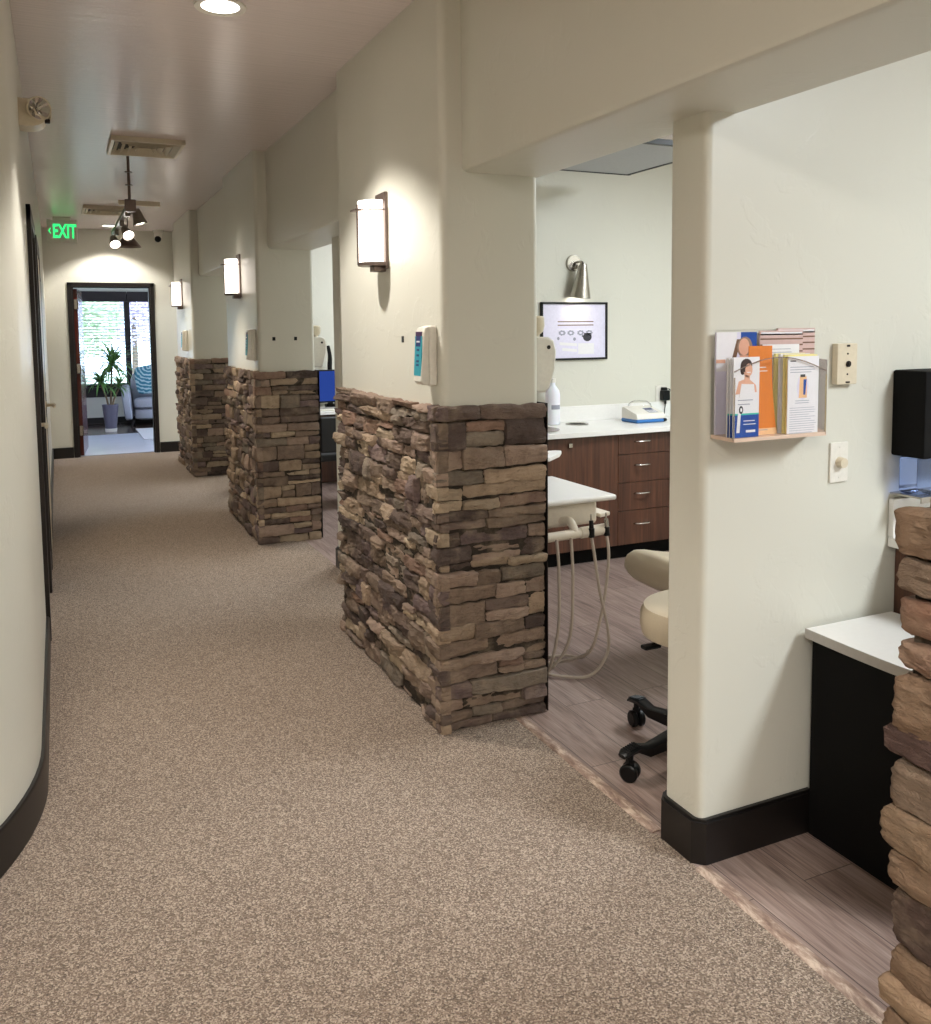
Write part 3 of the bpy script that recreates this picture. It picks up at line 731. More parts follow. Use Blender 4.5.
# emergency light on the left wall
em = thing('emergency_light', 'cream emergency light with a round chrome lamp high on the left wall', 'emergency light', (WX, 4.33, 2.45))
bm = BM(); prof = [(0.0, -0.050), (0.03, -0.052), (0.055, -0.050), (0.075, -0.045), (0.092, -0.035), (0.102, -0.022), (0.105, -0.010), (0.075, 0.0), (0.045, 0.062), (0.0, 0.064)]
prism(bm, prof, -0.065, 0.065, 'y'); mk('housing', bm, 'creamplastic', em)
bm = BM(); box(bm, (0.100, -0.065, -0.034), (0.122, -0.04, -0.016), bev=0.004); mk('test_button', bm, 'darkmetal', em)
for y in (-0.05, 0.05):
    m = Matrix.Translation((0.072, y, 0.026)) @ Vector((0.35, -1, -0.15)).to_track_quat('Z', 'Y').to_matrix().to_4x4()
    bm = BM(); lathe(bm, [(0.0, -0.05), (0.03, -0.045), (0.046, -0.01), (0.05, 0.03), (0.046, 0.034), (0.044, 0.028)], 26, mat=m); lampo = mk('lamp_head', bm, 'creamplastic', em)
    bm = BM(); n = 16; tmp = BM()
    ce = tmp.verts.new((0, 0, 0.0)); rim = [tmp.verts.new((0.0455 * math.cos(2 * PI * k / n), 0.0455 * math.sin(2 * PI * k / n), 0.031 - (0.006 if k % 2 else 0))) for k in range(n)]
    for k in range(n): tmp.faces.new((ce, rim[k], rim[(k + 1) % n]))
    merge(bm, tmp, m); cyl(bm, m @ Vector((0, 0, 0)), m @ Vector((0, 0, 0.028)), 0.006, seg=10); mk('reflector', bm, 'reflector', lampo, sharp=5)

# exit sign hung from the ceiling
ex = thing('exit_sign', 'green lettered exit sign with a left arrow hanging from the ceiling near the end wall', 'exit sign', (0.108, 10.6, 2.612))
bm = BM(); box(bm, (-0.15, -0.014, -0.125), (0.15, 0.014, 0.12), bev=0.006); mk('panel', bm, 'whiteplastic', ex)
bm = BM(); box(bm, (-0.09, -0.02, 0.12), (0.09, 0.02, CEIL - 2.612), bev=0.004); mk('canopy', bm, 'whiteplastic', ex)
bm = BM()
text(bm, 'EXIT', 0.205, Matrix.Translation((-0.095, -0.0148, -0.070)) @ FACE_Y @ Matrix.Diagonal((0.56, 1.0, 1, 1)), bold=0.006)
prism(bm, [(-0.137, 0.0), (-0.112, 0.035), (-0.112, 0.018), (-0.124, 0.0), (-0.112, -0.018), (-0.112, -0.035)], -0.0155, -0.0140, 'y'); mk('lettering', bm, 'exitgreen', ex)
# dome camera
cm = thing('security_camera', 'small round security camera at the ceiling in the far right corner', 'camera', (1.19, 11.52, CEIL))
bm = BM(); lathe(bm, [(0.0, 0.0), (0.055, 0.0), (0.058, -0.02), (0.048, -0.05), (0.0, -0.055)], 24); cyl(bm, (0, 0, -0.04), (-0.01, -0.03, -0.10), 0.045, seg=22); mk('housing', bm, 'whiteplastic', cm)
bm = BM(); blob(bm, (-0.012, -0.05, -0.115), (0.04, 0.04, 0.04)); mk('lens_dome', bm, 'black', cm)

# ------------------------------------------------------------------ hand sanitizer dispensers on the pillars (local +X out of the wall)
ds = thing('sanitizer_dispenser', 'white hand sanitizer dispenser with teal label on the nearest full pillar', 'dispenser', (PX0, 3.070, 1.42), PI, 'sanitizer dispensers with teal labels')
bm = BM(); box(bm, (0, -0.041, -0.112), (0.032, 0.041, 0.112), bev=0.009, seg=3); mk('back_housing', bm, 'whiteplastic', ds)
bm = BM(); pf = [(0.030, -0.108), (0.054, -0.108), (0.068, -0.094), (0.066, -0.07), (0.059, 0.0), (0.057, 0.085), (0.05, 0.104), (0.030, 0.11)]
t_ = BM(); prism(t_, pf, -0.039, 0.039, 'y'); bmesh.ops.bevel(t_, geom=[e for e in t_.edges if abs(e.verts[0].co.y - e.verts[1].co.y) < 1e-5], offset=0.008, segments=3, affect='EDGES', profile=0.5); merge(bm, t_); cover = mk('front_cover', bm, 'whiteplastic', ds)
bm = BM()
lm = Matrix.Translation((0.0622, 0, 0.0)) @ Matrix.Rotation(math.radians(-3.2), 4, 'Y')
box(bm, (-0.003, -0.033, -0.074), (0.0012, 0.033, 0.074), 0, mat=lm); box(bm, (-0.002, -0.03, 0.074), (0.0012, 0.03, 0.090), 2, mat=lm)
box(bm, (0.0, -0.022, 0.035), (0.002, 0.022, 0.074), 1, mat=lm); box(bm, (0.0018, -0.016, 0.050), (0.0026, 0.016, 0.056), 3, mat=lm)
for z in (0.018, -0.002, -0.024, -0.038): box(bm, (0.0, -0.012, z), (0.002, 0.012, z + 0.008), 1, mat=lm)
mk('label_panel', bm, ['teal', 'navy', 'plum', 'paper'], cover)
dup(ds, (PX0, 6.35, 1.42), label='white hand sanitizer dispenser with teal label on the middle pillar')
dup(ds, (PX0, 9.93, 1.42), label='white hand sanitizer dispenser with teal label on the farthest pillar')
# small black square wall anchors
an = tag(mk('wall_anchor', (lambda b: (box(b, (-0.011, -0.012, -0.013), (0.003, 0.012, 0.013), bev=0.002), b)[1])(BM()), 'black'), 'small black square plug left of the sconce dispenser, farther one on the nearest full pillar', 'wall plug', 'black square wall plugs')
an.location = (PX0 + 0.0, 3.39, 1.479); an.rotation_euler = (0, 0, PI); an.scale = (1, 0.9, 1)
def anchor(loc, rz, label):
    a = an.copy(); C.objects.link(a); a.location = loc; a.rotation_euler = (0, 0, rz); a['label'] = label
an['label'] = 'black square wall plug below the sconce of the nearest full pillar'
anchor((PX0, 3.24, 1.478), PI, 'black square wall plug touching the teal-label dispenser of the nearest full pillar')
anchor((1.396, PIL[2][0] + 0.04, 1.461), -PI / 2, 'left one of two black square plugs on the near face of the middle pillar')
anchor((1.551, PIL[2][0] + 0.04, 1.461), -PI / 2, 'right one of two black square plugs on the near face of the middle pillar')

# soap dispensers on the room side of the pillars (local +X out)
sd = thing('soap_dispenser', 'white soap dispenser on the room side of the nearest full pillar', 'dispenser', (PX1, 3.11, 1.375), 0, 'soap dispensers on the room side')
bm = BM(); t_ = BM(); prism(t_, [(0.0, -0.112), (0.075, -0.112), (0.092, -0.095), (0.118, -0.02), (0.124, 0.05), (0.112, 0.095), (0.09, 0.108), (0.0, 0.112)], -0.055, 0.055, 'y')
bmesh.ops.bevel(t_, geom=[e for e in t_.edges if abs(e.verts[0].co.y - e.verts[1].co.y) < 1e-5], offset=0.012, segments=3, affect='EDGES', profile=0.5); merge(bm, t_); mk('housing', bm, 'whiteplastic', sd)
bm = BM(); cyl(bm, (0.085, -0.0575, 0.068), (0.085, -0.053, 0.068), 0.008, seg=14); mk('lock', bm, 'black', sd)
bm = BM(); lathe(bm, [(0.0, 0.0), (0.022, 0.0), (0.036, 0.012), (0.042, 0.035), (0.04, 0.068), (0.034, 0.074), (0.0, 0.076)], 24, mat=Matrix.Translation((0.05, 0.0, 0.118))); cyl(bm, (0.05, 0, 0.105), (0.05, 0, 0.125), 0.02, seg=14); mk('refill_cap', bm, 'creamplastic', sd)
dup(sd, (PX1, 6.42, 1.36), label='white soap dispenser on the room side of the middle pillar')

# ------------------------------------------------------------------ things on the near partition (face at Y = 1.90)
PY = PART[0][0]
hd = thing('brochure_holder', 'clear acrylic brochure holder on the partition wall', 'brochure holder', (1.60, PY, 1.215))
bm = BM()
def rounded(x0, z0, x1, z1, r=0.02, n=5, corners=(1, 1, 1, 1)):
    pts = []
    for (cx_, cz_, a0), on in zip(((x1 - r, z1 - r, 0), (x0 + r, z1 - r, PI / 2), (x0 + r, z0 + r, PI), (x1 - r, z0 + r, 1.5 * PI)), corners):
        if on: pts += [(cx_ + r * math.cos(a0 + PI / 2 * k / n), cz_ + r * math.sin(a0 + PI / 2 * k / n)) for k in range(n + 1)]
        else:
            q = {0: (x1, z1), 1: (x0, z1), 2: (x0, z0), 3: (x1, z0)}[round(a0 / (PI / 2))]; pts.append(q)
    return pts
prism(bm, rounded(0.012, 0.012, 0.395, 0.295, 0.018, corners=(1, 1, 0, 0)), -0.004, -0.001, 'y'); mk('back_panel', bm, 'acrylic', hd)
bm = BM(); arc = [(0.325 * k / 24, 0.185 + 0.055 * math.sin(PI * (0.12 + 0.80 * k / 24)) - 0.02) for k in range(25)]
prism(bm, [(0.325, 0.008), (0.0, 0.008)] + arc, -0.107, -0.1045, 'y'); mk('front_panel', bm, 'acrylic', hd)
bm = BM(); tube(bm, [(x, -0.1058, z) for x, z in arc], 0.0016, 6); box(bm, (-0.0015, -0.108, 0.004), (0.0015, -0.1045, 0.17)); box(bm, (0.3235, -0.108, 0.004), (0.3265, -0.1045, 0.17)); mk('front_edge', bm, 'acryliedge', hd)
bm = BM(); prism(bm, [(0.012, -0.002), (0.395, -0.002), (0.327, -0.108), (-0.001, -0.108)], 0.0, 0.010); mk('base_shelf', bm, 'shelfplastic', hd)
bm = BM()
for q0, q1, zt in (((0.012, -0.002), (0.0, -0.106), 0.165), ((0.392, -0.002), (0.326, -0.106), 0.16)):
    dx = Vector((q1[0] - q0[0], q1[1] - q0[1])).normalized(); nn = Vector((-dx.y, dx.x)) * 0.0013
    bm = BM(); prism(bm, [(q0[0] + nn.x, q0[1] + nn.y), (q1[0] + nn.x, q1[1] + nn.y), (q1[0] - nn.x, q1[1] - nn.y), (q0[0] - nn.x, q0[1] - nn.y)], 0.01, zt + 0.05); mk('side_panel', bm, 'acrylic', hd)
HX, HZ = 1.60, 1.2255
def leaflet(label, x0, x1, y, z1, th, mats, deco=None, z0=HZ, cat='brochure', group='brochures in the clear holder', curve=0.0):
    b = BM(); w = x1 - x0; h = z1 - z0
    if curve:
        n = 14
        def sh(s): return curve * (1 - s) ** 2.4
        for k in range(n):
            s0, s1 = k / n, (k + 1) / n
            prism(b, [(sh(s0), s0 * h), (w + sh(s0) * 1.25, s0 * h), (w + sh(s1) * 1.25, s1 * h), (sh(s1), s1 * h)], 0, th, 'y', 1 if s1 < 0.10 else 0)
    else: box(b, (0, 0, 0), (w, th, h), 0)
    if deco: deco(b, w, h)
    o = mk('brochure', b, mats); o.location = (x0, y, z0); return tag(o, label, cat, group)
def pr(b, poly, mi, lev=1): prism(b, poly, -0.00025 * lev - 0.0001, 0.0002, 'y', mi)
def rect(x0, z0, x1, z1): return [(x0, z0), (x1, z0), (x1, z1), (x0, z1)]
def lines(b, x0, x1, z, n, gap, mi, lev=1, t=0.0016):
    r = random.Random(int(z * 1e4))
    for k in range(n): pr(b, rect(x0, z - k * gap, x0 + (x1 - x0) * r.uniform(0.7, 1.0), z - k * gap + t), mi, lev)
# back row: photo leaflet, two plank-picture booklets, white appointment card
def deco_photo(b, w, h):
    pr(b, rect(0, h * 0.62, w * 0.50, h), 1, 1); pr(b, rect(w * 0.60, h * 0.70, w, h), 2, 1)
    pr(b, [(w * 0.36, h * 0.70), (w * 0.46, h * 0.70), (w * 0.60, h * 0.93), (w * 0.50, h * 0.93)], 5, 2)
    pr(b, ellipse(w * 0.70, h * 0.85, w * 0.19, h * 0.105), 4, 3); pr(b, ellipse(w * 0.68, h * 0.855, w * 0.135, h * 0.085), 3, 4)
    pr(b, rect(w * 0.58, h * 0.66, w * 0.80, h * 0.77), 3, 4); pr(b, rect(0, h * 0.70, w * 0.22, h * 0.735), 3, 3)
leaflet('leaflet with photo of a fair-haired woman at the back left of the clear holder', 1.614, 1.755, PY - 0.018, 1.503, 0.006, ['lavender', 'paper', 'blueprint', 'skin', 'hairfair', 'brownprint'], deco_photo)
def deco_plank(b, w, h):
    for k, q in enumerate((0.99, 0.945, 0.885, 0.82)): pr(b, rect(0, h * q - 0.010, w, h * q - 0.006), 1, 1)
    pr(b, rect(w * 0.02, h * 0.955, w * 0.98, h * 0.985), 2, 1)
leaflet('pink plank-patterned booklet behind the white card in the clear holder', 1.768, 1.925, PY - 0.018, 1.506, 0.007, ['pinkprint', 'brownprint', 'paper'], deco_plank)
leaflet('pink plank-patterned booklet sticking out at the far right of the clear holder', 1.838, 1.978, PY - 0.0108, 1.512, 0.006, ['pinkprint', 'brownprint', 'paper'], deco_plank)
def deco_card(b, w, h):
    text(b, 'Name', 0.008, Matrix.Translation((w * 0.42, -0.0006, h - 0.014)) @ FACE_Y, 1); lines(b, 0.02, w * 0.9, h - 0.03, 2, 0.012, 1)
leaflet('small white card with a printed grid in front of the plank-patterned booklet', 1.764, 1.896, PY - 0.034, 1.468, 0.003, ['paper', 'greyink'], lambda b, w, h: lines(b, 0.02, w * 0.9, h - 0.014, 4, 0.009, 1))
# front row
def deco_blue(b, w, h):
    pr(b, rect(0, 0, w, h * 0.285), 1, 1); pr(b, rect(0, h * 0.28, w, h * 0.30), 2, 2)
    pr(b, ellipse(w * 0.48, h * 0.895, w * 0.22, h * 0.085), 4, 4); pr(b, ellipse(w * 0.34, h * 0.85, w * 0.09, h * 0.07), 4, 2); pr(b, ellipse(w * 0.54, h * 0.845, w * 0.165, h * 0.095), 3, 3); pr(b, ellipse(w * 0.57, h * 0.84, w * 0.14, h * 0.08), 3, 5); lines(b, w * 0.50, w * 0.64, h * 0.805, 1, 0.01, 0, 6, 0.002)
    pr(b, rect(w * 0.42, h * 0.68, w * 0.62, h * 0.78), 3, 3)
    pr(b, [(w * 0.08, h * 0.54), (w * 0.20, h * 0.70), (w * 0.45, h * 0.73), (w * 0.62, h * 0.72), (w * 0.86, h * 0.65), (w * 0.9, h * 0.56)], 3, 2)
    pr(b, [(w * 0.22, h * 0.50), (w * 0.30, h * 0.67), (w * 0.78, h * 0.66), (w * 0.84, h * 0.50)], 0, 4)
    lines(b, w * 0.18, w * 0.82, h * 0.46, 2, 0.011, 5, 3, 0.0022)
    pr(b, ellipse(w * 0.30, h * 0.345, w * 0.075, h * 0.05), 6, 4); pr(b, ellipse(w * 0.30, h * 0.345, w * 0.035, h * 0.025), 0, 5); pr(b, [(w * 0.13, h * 0.06), (w * 0.25, h * 0.06), (w * 0.29, h * 0.30), (w * 0.18, h * 0.30)], 0, 4)
    lines(b, w * 0.40, w * 0.9, h * 0.20, 2, 0.009, 0, 4, 0.0022); pr(b, rect(w * 0.5, h * 0.06, w * 0.86, h * 0.09), 0, 4)
cm_ = ['paper', 'blueprint', 'tealcloth', 'skin', 'hairdark', 'greyink', 'darkink']
leaflet('frontmost blue and white brochure with a dark-haired woman, left in the clear holder', 1.604, 1.692, PY - 0.098, 1.438, 0.002, cm_, deco_blue)
for k, (dx, yy, zz) in enumerate(((-0.002, 0.089, 1.437), (-0.001, 0.078, 1.436), (0.009, 0.067, 1.435))):
    leaflet(['second', 'third', 'rearmost'][k] + ' blue and white brochure behind the front one at the left of the clear holder', 1.604 + dx, 1.690 + dx, PY - yy, zz, 0.003 if k < 2 else 0.006, cm_, deco_blue)
def deco_orange(b, w, h):
    text(b, 'Periodontal', 0.021, Matrix.Translation((0.020, -0.0007, 0.045)) @ FACE_Y @ Matrix.Rotation(PI / 2 + 0.02, 4, 'Z'), 2, bold=0.0003)
    lines(b, w * 0.45, w * 0.85, h * 0.755, 2, 0.010, 2, 2, 0.0022); lines(b, 0.022, w * 0.95, 0.012, 1, 0.01, 3, 2)
leaflet('orange brochure with white upright lettering in the middle of the clear holder', 1.676, 1.757, PY - 0.075, 1.466, 0.002, ['orange', 'peach', 'paper', 'greyink'], deco_orange, curve=0.018)
def deco_white(b, w, h):
    text(b, 'Name', 0.009, Matrix.Translation((0.008, -0.0007, h - 0.016)) @ FACE_Y, 2) if False else lines(b, 0.008, 0.03, h - 0.014, 1, 0.01, 2, 2, 0.003)
    lines(b, 0.008, w * 0.92, h - 0.03, 3, 0.007, 1)
    pr(b, ellipse(w * 0.48, h * 0.60, w * 0.19, h * 0.165), 4, 1); pr(b, [(w * 0.36, h * 0.46), (w * 0.62, h * 0.46), (w * 0.60, h * 0.74), (w * 0.38, h * 0.74)], 3, 2)
    pr(b, rect(w * 0.40, h * 0.73, w * 0.55, h * 0.765), 2, 3); pr(b, [(w * 0.50, h * 0.50), (w * 0.56, h * 0.50), (w * 0.60, h * 0.70), (w * 0.50, h * 0.70)], 5, 3)
    lines(b, w * 0.25, w * 0.72, h * 0.42, 2, 0.006, 1); lines(b, 0.008, w * 0.95, h * 0.33, 12, 0.0062, 1, 1, 0.0011)
leaflet('front white printed booklet at the right of the clear holder', 1.790, 1.902, PY - 0.1005, 1.436, 0.002, ['paper', 'greyink', 'darkink', 'peach', 'lavender', 'blueprint'], deco_white)
for k, (y_, th, m_) in enumerate(((0.096, 0.004, 'yellowpaper'), (0.085, 0.006, 'yellowpaper'), (0.070, 0.008, 'paper'), (0.052, 0.008, 'yellowpaper'))):
    leaflet(['first yellow-topped', 'second yellow-topped', 'white', 'rearmost yellow'][k] + ' booklet of the stack behind the white printed booklet', 1.792, 1.900, PY - y_, 1.440 + 0.001 * k, th, [m_])
# wall plates
wp = thing('key_switch_plate', 'beige wall plate with a small dark keyhole switch right of the brochure holder', 'wall plate', (2.098, PY, 1.406))
bm = BM(); box(bm, (-0.040, -0.022, -0.060), (0.040, 0, 0.060), bev=0.003); mk('plate', bm, 'creamplastic', wp)
bm = BM(); cyl(bm, (0.002, -0.0222, 0), (0.002, -0.026, 0), 0.009, seg=16); cyl(bm, (0.002, -0.026, 0), (0.002, -0.028, 0), 0.005, seg=12); box(bm, (-0.006, -0.0232, -0.056), (0.01, -0.0215, -0.051)); box(bm, (-0.004, -0.0232, 0.050), (0.008, -0.0215, 0.056))
for z in (0.03, -0.03): cyl(bm, (0, -0.0232, z), (0, -0.0215, z), 0.003, seg=10)
mk('switch', bm, 'darkmetal', wp)
wp = thing('dimmer_switch', 'white wall dimmer switch with a round knob below the beige plate', 'light switch', (2.092, PY, 1.114))
bm = BM(); box(bm, (-0.036, -0.007, -0.060), (0.036, 0, 0.060), bev=0.003)
for z in (0.045, -0.045): cyl(bm, (0, -0.0082, z), (0, -0.006, z), 0.003, seg=10)
mk('plate', bm, 'whiteplastic', wp)
bm = BM(); cyl(bm, (0, -0.006, 0), (0, -0.026, 0), 0.017, 0.0145, seg=24); mk('knob', bm, 'creamplastic', wp)

# ------------------------------------------------------------------ near room: black cabinet, sink counter, dispenser
lc = thing('black_cabinet', 'low black cabinet with white curved top against the near partition', 'cabinet', (1.972, PY - 0.020, 0))
bm = BM(); box(bm, (0.012, -0.56, 0.0), (0.34, -0.002, 0.607), bev=0.003); mk('body', bm, 'blackmatte', lc)
bm = BM(); pts = [(-0.015, -0.002), (-0.022, -0.20), (-0.018, -0.36), (0.006, -0.50), (0.06, -0.58), (0.34, -0.58), (0.34, -0.002)]
prism(bm, pts, 0.609, 0.634); tpo = mk('top', bm, 'whitelam', lc)
bm = BM(); outs = [Vector((p[0], p[1], 0.6215)) for p in smooth_path([(a, c, 0) for a, c in pts[:5]], 6)]
for a, c in zip(outs, outs[1:]):
    dd = (c - a).normalized(); nn = Vector((-dd.y, dd.x, 0)) * -0.002
    prism(bm, [(a.x, a.y), (c.x, c.y), (c.x + nn.x, c.y + nn.y), (a.x + nn.x, a.y + nn.y)], 0.607, 0.635)
mk('edge_band', bm, 'greylam', tpo)
s0 = thing('sink_cabinet', 'walnut sink cabinet with white counter behind the stone at the right edge', 'cabinet', (2.345, PY - 0.002, 0))
bm = BM(); box(bm, (0, -0.56, 0.09), (1.6, -0.0, 0.833), bev=0.002); box(bm, (0.03, -0.50, 0.0), (1.6, -0.0, 0.09)); mk('body', bm, 'walnut', s0)
bm = BM(); box(bm, (-0.035, -0.60, 0.834), (1.62, 0, 0.865), bev=0.004); mk('countertop', bm, 'whitelam', s0)
bm = BM(); box(bm, (-0.035, -0.02, 0.865), (1.62, 0, 0.985), bev=0.003); mk('backsplash', bm, 'whitelam', s0)
td = thing('towel_dispenser', 'black towel dispenser on the wall at the right picture edge', 'dispenser', (2.314, PY, 1.12))
bm = BM(); box(bm, (0, -0.115, 0.0), (0.29, 0, 0.262), bev=0.006); mk('housing', bm, 'blackmatte', td)
bm = BM(); box(bm, (0.03, -0.1175, 0.095), (0.075, -0.114, 0.125), bev=0.001); mk('badge', bm, 'paper', td)
bt = thing('blue_tub', 'clear blue tub standing on the steel shelf below the black dispenser', 'tub', (2.372, PY - 0.055, 1.006))
bm = BM(); t_ = BM(); box(t_, (-0.05, -0.035, 0), (0.05, 0.035, 0.115), bev=0.012, seg=3); merge(bm, t_); mk('body', bm, 'bluetub', bt)
ss = tag(mk('steel_shelf', (lambda b: (box(b, (0.0, -0.11, 0.0), (0.5, -0.0, 0.006), bev=0.002), box(b, (0.0, -0.112, -0.012), (0.5, -0.108, 0.006)), b)[2])(BM()), 'nickel'), 'steel shelf ledge below the black dispenser', 'shelf'); ss.location = (2.315, PY, 0.999)

# ------------------------------------------------------------------ nearest treatment room: cabinets along partition 2 (face Y = 5.28)
QY = PART[1][0]
cb = thing('base_cabinet', 'long walnut base cabinet with a bank of four drawers under a white counter', 'cabinet', (1.95, QY, 0))
bm = BM(); box(bm, (0, -0.535, 0.10), (2.75, -0.002, 0.833)); box(bm, (0.02, -0.49, 0), (2.75, -0.004, 0.10), 1); mk('carcass', bm, ['walnut', 'blackmatte'], cb)
X0 = 3.262 - 1.95
for a, c in ((0.004, 0.625), (0.63, X0 - 0.004)):
    bm = BM(); box(bm, (a, -0.557, 0.102), (c, -0.5352, 0.829), bev=0.0015); mk('door', bm, 'walnut', cb)
knob = BM(); box(knob, (0.93, -0.575, 0.768), (0.958, -0.5572, 0.796), bev=0.003); mk('door_catch', knob, 'nickel', cb)
dz = [(0.698, 0.829), (0.512, 0.694), (0.326, 0.508), (0.102, 0.322)]
for col in range(2):
    for z0, z1 in dz:
        a = X0 + col * 0.73; bm = BM(); box(bm, (a, -0.557, z0), (a + 0.725, -0.5352, z1), bev=0.0015); dr = mk('drawer', bm, 'walnut', cb)
        hx = a + 0.180; zc = z0 + (z1 - z0) * 0.62
        bm = BM(); tube(bm, [(hx - 0.056, -0.557, zc - 0.004), (hx - 0.053, -0.578, zc + 0.0), (hx - 0.034, -0.590, zc), (hx, -0.594, zc), (hx + 0.034, -0.590, zc), (hx + 0.053, -0.578, zc), (hx + 0.056, -0.557, zc - 0.004)], 0.0058, 8, smooth=4); mk('pull_handle', bm, 'nickel', dr)
ct = thing('countertop', 'long white countertop with backsplash over the walnut cabinet', 'countertop', (1.95, QY, 0.834))
bm = BM(); box(bm, (-0.0, -0.60, 0), (2.76, -0.001, 0.031), bev=0.004); mk('slab', bm, 'whitelam', ct)
bm = BM(); box(bm, (0.0, -0.022, 0.031), (2.76, -0.001, 0.138), bev=0.003); mk('backsplash', bm, 'whitelam', ct)
bm = BM(); lathe(bm, [(0.066, 0.0312), (0.078, 0.034), (0.078, 0.036), (0.070, 0.036), (0.062, 0.0318), (0.062, 0.0312)], 28, mat=Matrix.Translation((3.19 - 1.95, -0.17, 0))); lathe(bm, [(0.0, 0.0312), (0.062, 0.0312), (0.062, 0.0325), (0.0, 0.0325)], 28, 1, Matrix.Translation((3.19 - 1.95, -0.17, 0))); mk('waste_grommet', bm, ['nickel', 'blackmatte'], ct)
bm = BM(); lathe(bm, [(0.15, 0.0312), (0.165, 0.034), (0.165, 0.037), (0.152, 0.037), (0.12, 0.0335), (0.0, 0.033), (0.0, 0.0312)], 32, mat=Matrix.Translation((2.76 - 1.95, -0.34, 0))); mk('basin_rim', bm, 'nickel', ct)
bo = thing('soap_bottle', 'white translucent bottle with a grey label on the counter by the pillar', 'bottle', (3.035, 5.17, 0.866))
bm = BM(); lathe(bm, [(0.0, 0.0), (0.045, 0.0), (0.05, 0.006), (0.05, 0.20), (0.044, 0.23), (0.028, 0.255), (0.018, 0.268), (0.018, 0.285), (0.0, 0.285)], 28); mk('body', bm, 'bottle', bo)
bm = BM(); lathe(bm, [(0.0, 0.285), (0.022, 0.285), (0.022, 0.312), (0.0, 0.312)], 20); mk('cap', bm, 'whiteplastic', bo)
bm = BM()
prism(bm, [(0.0508 * math.cos(a), 0.0508 * math.sin(a)) for a in [(-PI / 2 - 0.7 + 1.4 * k / 8) for k in range(9)]] + [(0.0495 * math.cos(a), 0.0495 * math.sin(a)) for a in [(-PI / 2 + 0.7 - 1.4 * k / 8) for k in range(9)]], 0.105, 0.135); mk('label_band', bm, 'greyink', bo)
# framed print and picture light
pf_ = thing('framed_print', 'black framed kitchen print on the wall above the white counter', 'picture', (3.268, QY, 1.495))
bm = BM(); w, h = 0.268, 0.20
for lo, hi in (((-w, -0.022, -h), (w, 0, -h + 0.014)), ((-w, -0.022, h - 0.014), (w, 0, h)), ((-w, -0.022, -h), (-w + 0.014, 0, h)), ((w - 0.014, -0.022, -h), (w, 0, h))): box(bm, lo, hi, bev=0.002)
mk('frame', bm, 'black', pf_)
bm = BM(); box(bm, (-w + 0.013, -0.012, -h + 0.013), (w - 0.013, -0.004, h - 0.013), 0)
def pp(poly, mi, lev=1): prism(bm, poly, -0.0121 - 0.0003 * lev, -0.0118, 'y', mi)
for z in (0.062, 0.038): pp(rect(-0.135, z, 0.155, z + 0.007), 1)
pp(rect(-0.135, 0.012, 0.155, 0.015), 4)
for x in (-0.10, -0.03, 0.05, 0.12):
    for k in range(7):
        a = k * 0.9; pp(ellipse(x + 0.02 * math.cos(a), -0.012 + 0.013 * math.sin(a), 0.010, 0.006, 8), 2)
pp(ellipse(0.105, -0.042, 0.036, 0.030, 14), 3); pp(rect(0.078, -0.022, 0.134, -0.014), 3, 2); pp(rect(0.06, -0.04, 0.072, -0.03), 3); pp(ellipse(-0.13, -0.05, 0.010, 0.012, 8), 2); pp(ellipse(0.0, -0.055, 0.012, 0.012, 8), 2)
pp([(-0.12, -0.075), (0.02, -0.085), (0.02, -0.105), (-0.12, -0.095)], 4); pp([(-0.10, -0.115), (0.02, -0.125), (0.02, -0.145), (-0.1, -0.135)], 4); pp(rect(0.03, -0.16, 0.16, -0.085), 4)
mk('print', bm, ['lavender', 'brownprint', 'greyink', 'darkink', 'paper'], pf_)
pc = thing('picture_light', 'brushed steel cone lamp on the wall above the framed print', 'wall lamp', (3.262, QY, 1.962))
bm = BM(); cyl(bm, (0, 0, 0), (0, -0.02, 0), 0.058, 0.054, seg=32); mk('wall_plate', bm, 'nickel', pc)
bm = BM(); tube(bm, [(0.0, -0.018, 0.0), (0.012, -0.06, 0.006), (0.02, -0.09, 0.0), (0.024, -0.10, -0.03)], 0.008, 10, smooth=5); cyl(bm, (0.0, -0.02, -0.02), (0.005, -0.05, -0.03), 0.016, seg=14); mk('arm', bm, 'nickel', pc)
bm = BM(); tip = Vector((0.022, -0.10, -0.005)); cm2 = Matrix.Translation(tip) @ Matrix.Rotation(0.04, 4, 'Y') @ Matrix.Rotation(0.12, 4, 'X')
lathe(bm, [(0.0, 0.0), (0.022, -0.002), (0.027, -0.02), (0.073, -0.235), (0.071, -0.236), (0.024, -0.03), (0.0, -0.02)], 32, mat=cm2); mk('cone_shade', bm, 'nickel', pc)
bm = BM(); lathe(bm, [(0.0, -0.222), (0.065, -0.222), (0.065, -0.226), (0.0, -0.228)], 28, mat=cm2); mk('diffuser', bm, 'glowdown', pc)
spot('picture_lamp', (3.27, QY - 0.12, 1.735), (3.268, QY, 1.45), 2.5, (1.0, 0.86, 0.72), 90, 0.8)
